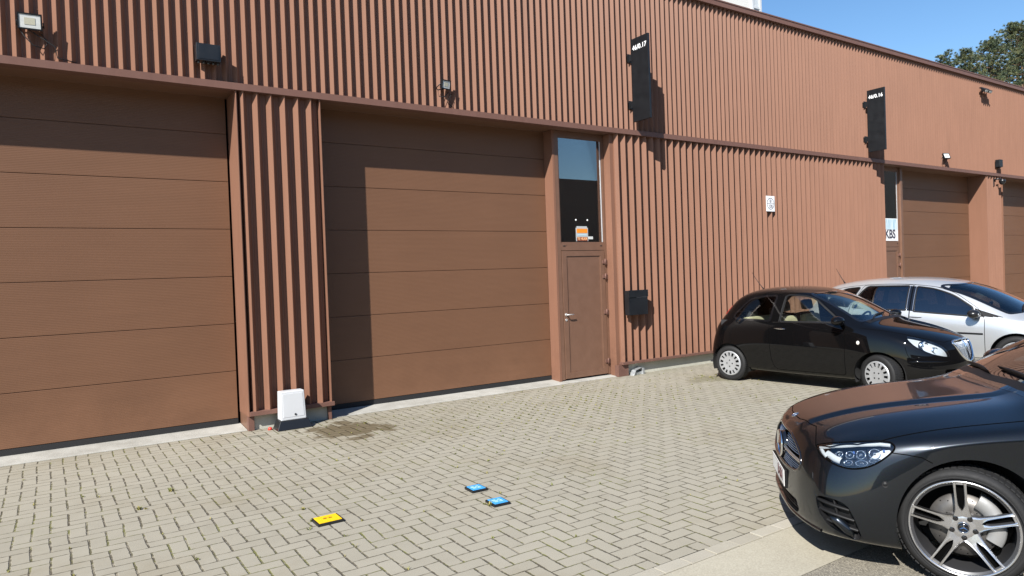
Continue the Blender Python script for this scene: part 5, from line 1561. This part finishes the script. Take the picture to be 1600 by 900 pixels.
# ================================================================ silver people carrier
def silver_mpv():
    t = thing('people_carrier', 'silver five door people carrier parked beyond the black hatchback', 'car', (13.375, -4.53, 0), R(-82))
    T = [
     [(.74,0,.80),(.72,.22,.80),(.66,.44,.79),(.50,.64,.76)],
     [(.54,0,.905),(.53,.28,.902),(.48,.54,.885),(.34,.775,.830)],
     [(.32,0,.970),(.31,.31,.965),(.27,.60,.945),(.14,.835,.868)],
     [(.12,0,1.025),(.10,.35,1.015),(.03,.70,.970),(-.10,.855,.892)],
     [(-.28,0,1.270),(-.30,.35,1.255),(-.40,.690,1.185),(-.42,.870,.908)],
     [(-.70,0,1.475),(-.73,.34,1.460),(-.82,.648,1.390),(-.82,.875,.928)],
     [(-1.22,0,1.575),(-1.22,.34,1.560),(-1.25,.622,1.490),(-1.25,.878,.965)],
     [(-1.72,0,1.603),(-1.72,.34,1.588),(-1.72,.612,1.518),(-1.72,.875,1.000)],
     [(-2.28,0,1.590),(-2.28,.34,1.575),(-2.28,.600,1.505),(-2.28,.870,1.025)],
     [(-2.85,0,1.530),(-2.85,.33,1.515),(-2.84,.575,1.450),(-2.84,.840,1.045)],
     [(-3.25,0,1.400),(-3.24,.31,1.385),(-3.20,.535,1.325),(-3.22,.760,1.060)],
     [(-3.46,0,1.050),(-3.45,.29,1.045),(-3.42,.49,1.035),(-3.38,.660,1.030)],
    ]
    B = []
    B.append(band(T, [(.81,0,.66),(.79,.23,.66),(.73,.46,.66),(.56,.69,.66)], [(.3,.83,.72),(0,.885,.75),(-.4,.892,.77),(-1.2,.900,.81),(-2.4,.905,.86),(-3.0,.87,.90)], [(-3.55,0,.9),(-3.54,.3,.9),(-3.5,.52,.9),(-3.42,.72,.9)]))
    B.append(band(T, [(.85,0,.50),(.83,.24,.50),(.77,.48,.50),(.60,.73,.50)], [(.3,.855,.54),(0,.90,.58),(-.4,.900,.60),(-1.2,.905,.60),(-2.4,.91,.62),(-3.0,.89,.66)], [(-3.57,0,.62),(-3.56,.3,.62),(-3.52,.54,.62),(-3.44,.76,.62)]))
    B.append(band(T, [(.86,0,.34),(.84,.24,.34),(.78,.48,.34),(.61,.74,.34)], [(.3,.855,.34),(0,.89,.36),(-.4,.885,.36),(-1.2,.885,.36),(-2.4,.90,.38),(-3.0,.89,.42)], [(-3.58,0,.44),(-3.57,.3,.44),(-3.53,.54,.44),(-3.45,.77,.44)]))
    B.append(band(T, [(.82,0,.21),(.80,.23,.21),(.74,.46,.21),(.58,.70,.21)], [(.3,.82,.20),(0,.85,.20),(-1.2,.85,.20),(-2.4,.86,.21),(-3.0,.84,.25)], [(-3.52,0,.27),(-3.51,.3,.27),(-3.48,.52,.27),(-3.4,.73,.27)]))
    B.append(band(T, [(.66,0,.18),(.65,.2,.18),(.6,.38,.18),(.46,.58,.18)], [(.3,.64,.18),(0,.64,.17),(-2.4,.64,.18),(-3.0,.62,.22)], [(-3.35,0,.25),(-3.35,.26,.25),(-3.32,.42,.25),(-3.25,.6,.25)]))
    sk = Skin(T, B, 4, [('col', 3, 2, 9, .25), ('band', 1, 5, 13, .35)])
    up = lambda c, n: abs(c.y) > .45 and c.z > .93
    w1 = rounded([(-.58,.938),(-.60,1.08),(-.90,1.285),(-1.20,1.392),(-1.47,1.430),(-1.47,1.008)], [.02,.04,.12,.12,.03,.02])
    w2 = rounded([(-1.59,1.026),(-1.59,1.442),(-2.30,1.440),(-2.42,1.30),(-2.50,1.060)], [.02,.03,.05,.2,.03])
    w3 = rounded([(-2.58,1.075),(-2.42,1.428),(-2.72,1.398),(-3.02,1.165),(-3.00,1.12)], [.02,.05,.1,.04,.03])
    tri = rounded([(-.12,.910),(-.555,.938),(-.575,1.075),(-.53,1.05)], [.02,.02,.02,.03])
    bp = [(-1.482,1.012),(-1.482,1.430),(-1.578,1.442),(-1.578,1.020)]
    for nm, p in (('w1', w1), ('w2', w2), ('w3', w3), ('tri', tri), ('bp', bp)): sk.cut(nm, p, 'side', up)
    wind = rounded([(.735,.985),(.69,1.14),(.61,1.385),(.56,1.445),(0,1.478),(-.56,1.445),(-.61,1.385),(-.69,1.14),(-.735,.985),(-.36,1.032),(0,1.045),(.36,1.032)], [.02,.2,.06,.06,0,.06,.06,.2,.02,0,0,0])
    sk.cut('windscreen', wind, 'front', lambda c, n: -1.0 < c.x < .16 and c.z > .95)
    sk.cut('rear_glass', rounded([(.46,1.10),(.44,1.36),(-.44,1.36),(-.46,1.10)], .05), 'front', lambda c, n: c.x < -3.1 and c.z > 1.06)
    for xw in (0.0, -2.86):
        sk.cut('void', [(xw+.365*math.cos(a), .32+.365*math.sin(a)) for a in np.linspace(0, 2*PI, 49)[:-1]], 'side', lambda c, n: abs(c.y) > .42 and c.z < .8)
    lamp = catmull([(.60,.79),(.70,.77),(.66,.66),(.52,.60),(.40,.62),(.43,.70),(.52,.77)], 5)
    for s in (1, -1): sk.cut('lamp%d' % s, [(p[0]*s, p[1]) for p in lamp], 'front', lambda c, n, s=s: c.x > .1 and c.y*s > 0)
    gr = rounded([(-.34,.76),(.34,.76),(.28,.62),(-.28,.62)], .04); sk.cut('grille', gr, 'front', lambda c, n: c.x > .4)
    d1 = rounded([(-.42,.890),(-.42,.34),(-.46,.27),(-1.50,.27),(-1.525,.50),(-1.525,1.46),(-1.19,1.425),(-.88,1.318),(-.52,1.06)], [.03,.05,.05,.05,.05,.03,.1,.1,.05])
    d2 = rounded([(-1.535,1.46),(-1.535,.27),(-2.42,.27),(-2.50,.52),(-2.56,.85),(-2.55,1.06),(-2.36,1.46)], [.03,.05,.1,.2,.1,.1,.05])
    P = MAT['paint_silver']
    sk.part('body', 0, P, t, flange=.016)
    for s in (1, -1):
        cs = lambda c, s=s: c.y*s > 0
        for nm, r_ in (('window', 'w1'), ('window', 'w2'), ('quarter_window', 'w3')):
            o = sk.part(nm, r_, MAT['tint2'], t, offset=-.003, cond=cs)
        sk.part('pillar_cover', 'bp', MAT['glossblack'], t, cond=cs); sk.part('mirror_triangle', 'tri', MAT['trimblack'], t, cond=cs)
        g = MB()
        for p in (w1, w2, w3): sk.strip(g, sk.ribbon_pts([tuple(q_) for q_ in p]+[tuple(p[0])], 'side', s, .03), .024, .003)
        g.build('window_seal', MAT['trimblack'], t, recalc=False)
        g = MB(); sk.strip(g, sk.ribbon_pts([(-1.482, 1.03), (-1.482, 1.43)], 'side', s, .05), .008, .004); sk.strip(g, sk.ribbon_pts([(-1.578, 1.03), (-1.578, 1.44)], 'side', s, .05), .008, .004); g.build('pillar_strip', MAT['satin'], t, recalc=False)
        g = MB()
        for p in (d1, d2): sk.strip(g, sk.ribbon_pts([tuple(q_) for q_ in p]+[tuple(p[0])], 'side', s, .03), .008, .0012)
        g.build('shut_line', MAT['gapdark'], t, recalc=False)
        g = MB(); sk.strip(g, sk.ribbon_pts([(-.44, .66), (-2.45, .70)], 'side', s, .04), .030, .010, 0, round_=True); g.build('rubbing_strip', MAT['trimblack'], t, recalc=False)
        for x in (-1.33, -2.22):
            g = MB(); sk.strip(g, sk.ribbon_pts([(x, .915), (x-.19, .92)], 'side', s), .030, .020, .004, taper=True, round_=True); g.build('handle', P, t, recalc=False)
        q2 = bmesh.new(); bmesh.ops.create_uvsphere(q2, u_segments=20, v_segments=12, radius=1)
        for v in q2.verts:
            x, y, z = v.co; v.co = (-.55+.08*x*(1 if x < 0 else 1.3), s*(.985+.115*y), 0.985+.070*z)
        for f in q2.faces: f.smooth = True
        mb = MB(); mb.merge(q2); mb.tube([(-.55, s*.85, .93), (-.55, s*.94, .95)], .03, 8); mr = mb.build('wing_mirror', MAT['blackgloss'], t)
        mb = MB(); mb.box(-.47, -.455, s*.985-.06, s*.985+.07, .970, .997, bev=.006); mb.build('indicator', MAT['frost'], mr)
        l_ = sk.part('headlight', 'lamp%d' % s, MAT['lampglass'], t, offset=.001); sk.part('lamp_bowl', 'lamp%d' % s, MAT['frost'], l_, offset=-.04)
    sk.part('grille', 'grille', MAT['trimblack'], t, offset=-.01)
    w_ = sk.part('windscreen', 'windscreen', MAT['bluewind'], t, offset=-.002)
    g = MB(); sk.strip(g, sk.ribbon_pts([tuple(p) for p in wind]+[tuple(wind[0])], 'front', 1, .03), .05, .0025); g.build('windscreen_seal', MAT['glossblack'], w_)
    sk.part('rear_window', 'rear_glass', MAT['tint2'], t, offset=-.002)
    g = MB()
    for pts in ([(.03, -.60), (-.02, -.30), (-.02, .02)], [(.07, .05), (.0, .35), (-.05, .62)]): sk.strip(g, sk.ribbon_pts(pts, 'top', 1, .04), .030, .028, .006, taper=True, round_=True)
    g.build('wiper', MAT['trimblack'], t, recalc=False)
    g = MB()
    for s in (1, -1): sk.strip(g, sk.ribbon_pts([(-.75, .62*s), (-1.65, .575*s), (-2.8, .545*s), (-3.15, .50*s)], 'top', 1, .05), .010, .0015)
    g.build('roof_seam', MAT['trimblack'], t, recalc=False)
    g = MB(); h = sk.cast('top', -2.95, 0); g.tube([h, h+Vector((-.04, 0, .06)), h+Vector((-.13, 0, .22)), h+Vector((-.17, 0, .30))], [.014, .007, .004, .003], 6); g.build('aerial', MAT['trimblack'], t)
    for x in (0, -2.86):
        for s in (1, -1):
            M = wheel_frame(x, s*.775, .318, s, 0, .2); wt = thing('wheel', None, None); wt.parent = t
            tyre_mesh(.318, .215, .205, M, wt, 50)
            c = MB(); c.lathe([(.226, .100), (.228, .106), (.218, .108), (.205, .085), (.20, -.08)], M, 48)
            for k in range(7):
                a = 2*PI*k/7
                c.grid([[M @ Vector((r_*math.cos(a)-w2_*math.sin(a), r_*math.sin(a)+w2_*math.cos(a), z_)) for w2_ in (-.024, 0, .024)] for r_, z_ in ((.04, .085), (.12, .092), (.215, .102))], smooth=False)
            c.lathe([(0, .095), (.05, .092), (.06, .07)], M, 24); c.build('rim', MAT['hubcap'], wt, recalc=False)
            c = MB(); c.lathe([(.0, .02), (.20, .02)], M, 30); c.build('brake_disc', MAT['disc'], wt, recalc=False)
    arch_liner(0, .32, .375, .42, .86, t); arch_liner(-2.86, .32, .375, .42, .86, t)
    b = MB(); b.box(-3.2, .5, -.62, .62, .19, .27); b.box(-2.45, -.42, -.78, .78, .21, .27); b.build('underbody', MAT['liner'], t)
    b = MB(); b.box(-.65, .0, -.74, .74, .70, .93, bev=.05); b.build('dashboard', MAT['dash'], t)
    b = MB()
    for s in (1, -1): b.box(-3.1, -.5, s*.78-.01, s*.78+.01, .30, .99)
    b.box(-3.2, -.4, -.75, .75, .28, .30); b.box(-3.25, -3.2, -.7, .7, .3, 1.03); b.build('cabin_lining', MAT['dash'], t)
    for (sx, sy) in ((-1.35, .38), (-1.35, -.38), (-2.2, .4), (-2.2, -.4), (-2.2, 0)):
        st_ = MB(); M_ = Matrix.Translation((sx, sy, .08)); st_.box(-.26, .28, -.23, .23, .42, .58, bev=.06, mat=M_)
        Mb = M_ @ Matrix.Translation((-.26, 0, .52)) @ Matrix.Rotation(R(-15), 4, 'Y'); st_.box(-.07, .07, -.23, .23, 0, .55, bev=.06, mat=Mb); st_.box(-.05, .05, -.13, .13, .58, .76, bev=.05, mat=Mb)
        st_.build('seat', MAT['seatdark'], t)
    b = MB(); Mw = Matrix.Translation((-.72, .38, .95)) @ Matrix.Rotation(R(-60), 4, 'Y'); P_ = []
    for k in range(24):
        a = 2*PI*k/24; e = Vector((math.cos(a), math.sin(a), 0))
        P_.append([Mw @ (e*.185+e*.016*math.cos(q_)+Vector((0, 0, .016*math.sin(q_)))) for q_ in (2*PI*m_/8 for m_ in range(8))])
    b.grid(P_, True, True, True); b.box(-.02, .02, -.175, .175, -.012, .012, mat=Mw); b.build('steering_wheel', MAT['dash'], t)
    return t
MAT['tint2'] = glass_mat('privacy glass', (.22, .25, .27), 0.09)
silver_mpv()
# ---------------------------------------------------------------- beyond the roof
t = thing('rooftop_block', 'white panelled plant block rising behind the roof edge', 'building', (19.0, 6.0, 7.0), 0)
MAT['offwhite'] = simple('off white panel', (0.70, 0.68, 0.63), 0.6, var=.12, vscale=1.5)
MAT['greypanel'] = simple('pale grey panel', (0.52, 0.55, 0.57), 0.5, var=.1)
b = MB(); b.box(-9, 1.50, 0, 5, -.1, 6.5); b.build('block_wall', MAT['offwhite'], t)
b = MB(); b.box(1.50, 1.60, -.06, 5, -.1, 6.5); b.box(1.93, 2.02, -.06, 5, -.1, 6.5); b.box(1.60, 1.93, -.05, 5, 3.85, 3.93); b.build('corner_post', MAT['white'], t)
b = MB(); b.box(1.60, 1.93, -.02, 5, -.1, 6.5); b.build('grey_panel', MAT['greypanel'], t)

def pine(name, label, loc, H, crown_r, z0, n, seed, trunk_r=.25, lean=(0, 0)):
    rg = random.Random(seed)
    t = thing(name, label, 'tree', loc, 0, 'pines behind the warehouse')
    b = MB(); pts = []
    for k in range(9):
        f = k/8; pts.append((lean[0]*f*H*.5+rg.uniform(-.1, .1)*(k > 0), lean[1]*f*H*.5+rg.uniform(-.1, .1)*(k > 0), f*H*.97))
    b.tube(pts, [trunk_r*(1-.88*k/8) for k in range(9)], 8); 
    tr = b.build('trunk', MAT['bark'], t)
    b = MB(); br = MB(); 
    for k in range(n):
        f = rg.random()**.8; z = z0+(H-z0)*f
        R_ = crown_r*(math.sqrt(max(0.02, 1-f**1.5)))*rg.choice((rg.uniform(.3, .8), rg.uniform(.7, 1.25))); a = rg.uniform(0, 2*PI)
        cx = lean[0]*z*.5; cy = lean[1]*z*.5
        tip = Vector((cx+R_*math.cos(a), cy+R_*math.sin(a), z+R_*rg.uniform(-.05, .30)))
        base = Vector((cx, cy, z-R_*.12))
        if k % 2 == 0: br.tube([base, (base+tip)/2+Vector((0, 0, -.06*R_)), tip], [.05, .03, .012], 5)
        m_ = rg.randint(6, 9)
        for c in range(m_):
            q_ = base.lerp(tip, .45+.55*(c+1)/m_) + Vector((rg.gauss(0, .28), rg.gauss(0, .28), rg.gauss(.05, .16)))
            tw = rg.randint(26, 36); cl = rg.uniform(.16, .34)
            ax = ((tip-base).normalized()*.7+Vector((0, 0, .8))).normalized()
            b.mi = rg.choice((0, 0, 1, 2))
            for s in range(tw):
                d = (ax*rg.uniform(.1, 1.0)+Vector((rg.gauss(0, .6), rg.gauss(0, .6), rg.gauss(0, .45)))).normalized()
                side = d.cross(Vector((rg.gauss(0, 1), rg.gauss(0, 1), rg.gauss(0, 1)))).normalized()
                L = cl*rg.uniform(.6, 1.15); w_ = .024*rg.uniform(.7, 1.4)
                p0 = q_+d*L*.1; p1 = q_+d*L
                b.quad(p0-side*w_, p0+side*w_, p1+side*w_*.4, p1-side*w_*.4)
    br.build('limbs', MAT['bark'], t)
    b.build('crown', [MAT['needle'], MAT['needle2'], MAT['needle3']], t, recalc=False)
    return t
MAT['bark'] = simple('pine bark', (.20, .12, .075), .9, var=.4, vscale=5, bump=.6, bscale=20)
MAT['needle'] = simple('dark needles', (.065, .085, .038), .65)
MAT['needle2'] = simple('olive needles', (.125, .130, .050), .65)
MAT['needle3'] = simple('blue green needles', (.050, .072, .042), .65)
PINES = [(97, 26, 29.6, 5.6, 14, 240, 'tall dense pine standing highest at the right edge of the sky'),
         (108, 30, 33.0, 7.5, 14, 170, 'pine farthest right, mostly outside the frame behind the tallest pine'),
         (88.5, 25.5, 26.2, 4.6, 15, 170, 'pine left of the tallest one with ragged open tips'),
         (81.5, 25, 24.0, 3.4, 15, 110, 'slim pine between the ragged one and the shortest tips above the roof edge'),
         (76.8, 25, 22.9, 2.2, 15, 60, 'shortest pine with only its tips above the roof edge'),
         (93, 24, 25.6, 5.0, 13, 150, 'low pine crown filling the gap under the tallest pine')]
for i, (x, y, H, cr, z0, n, lab) in enumerate(PINES):
    pine('pine_tree', lab, (x, y, 0), H, cr, z0, n, 11+i, .35)
# opposite row of units across the yard (seen in reflections)
t = thing('opposite_warehouse', 'low brown warehouse across the yard mirrored in the entry window', 'building', (0, -27.0, 0), 0)
b = MB(); b.box(-40, 130, -10, 0, 0, 8.3); b.box(62, 130, -10, -.01, 8.3, 13.0); b.build('wall', MAT['frame'], t)  # taller end block is made up, to darken the far window's reflection
b = MB()
for k in range(8): b.box(-36+k*10, -31.5+k*10, .0, .05, 0, 4.3)
b.build('garage_door', MAT['door'], t)
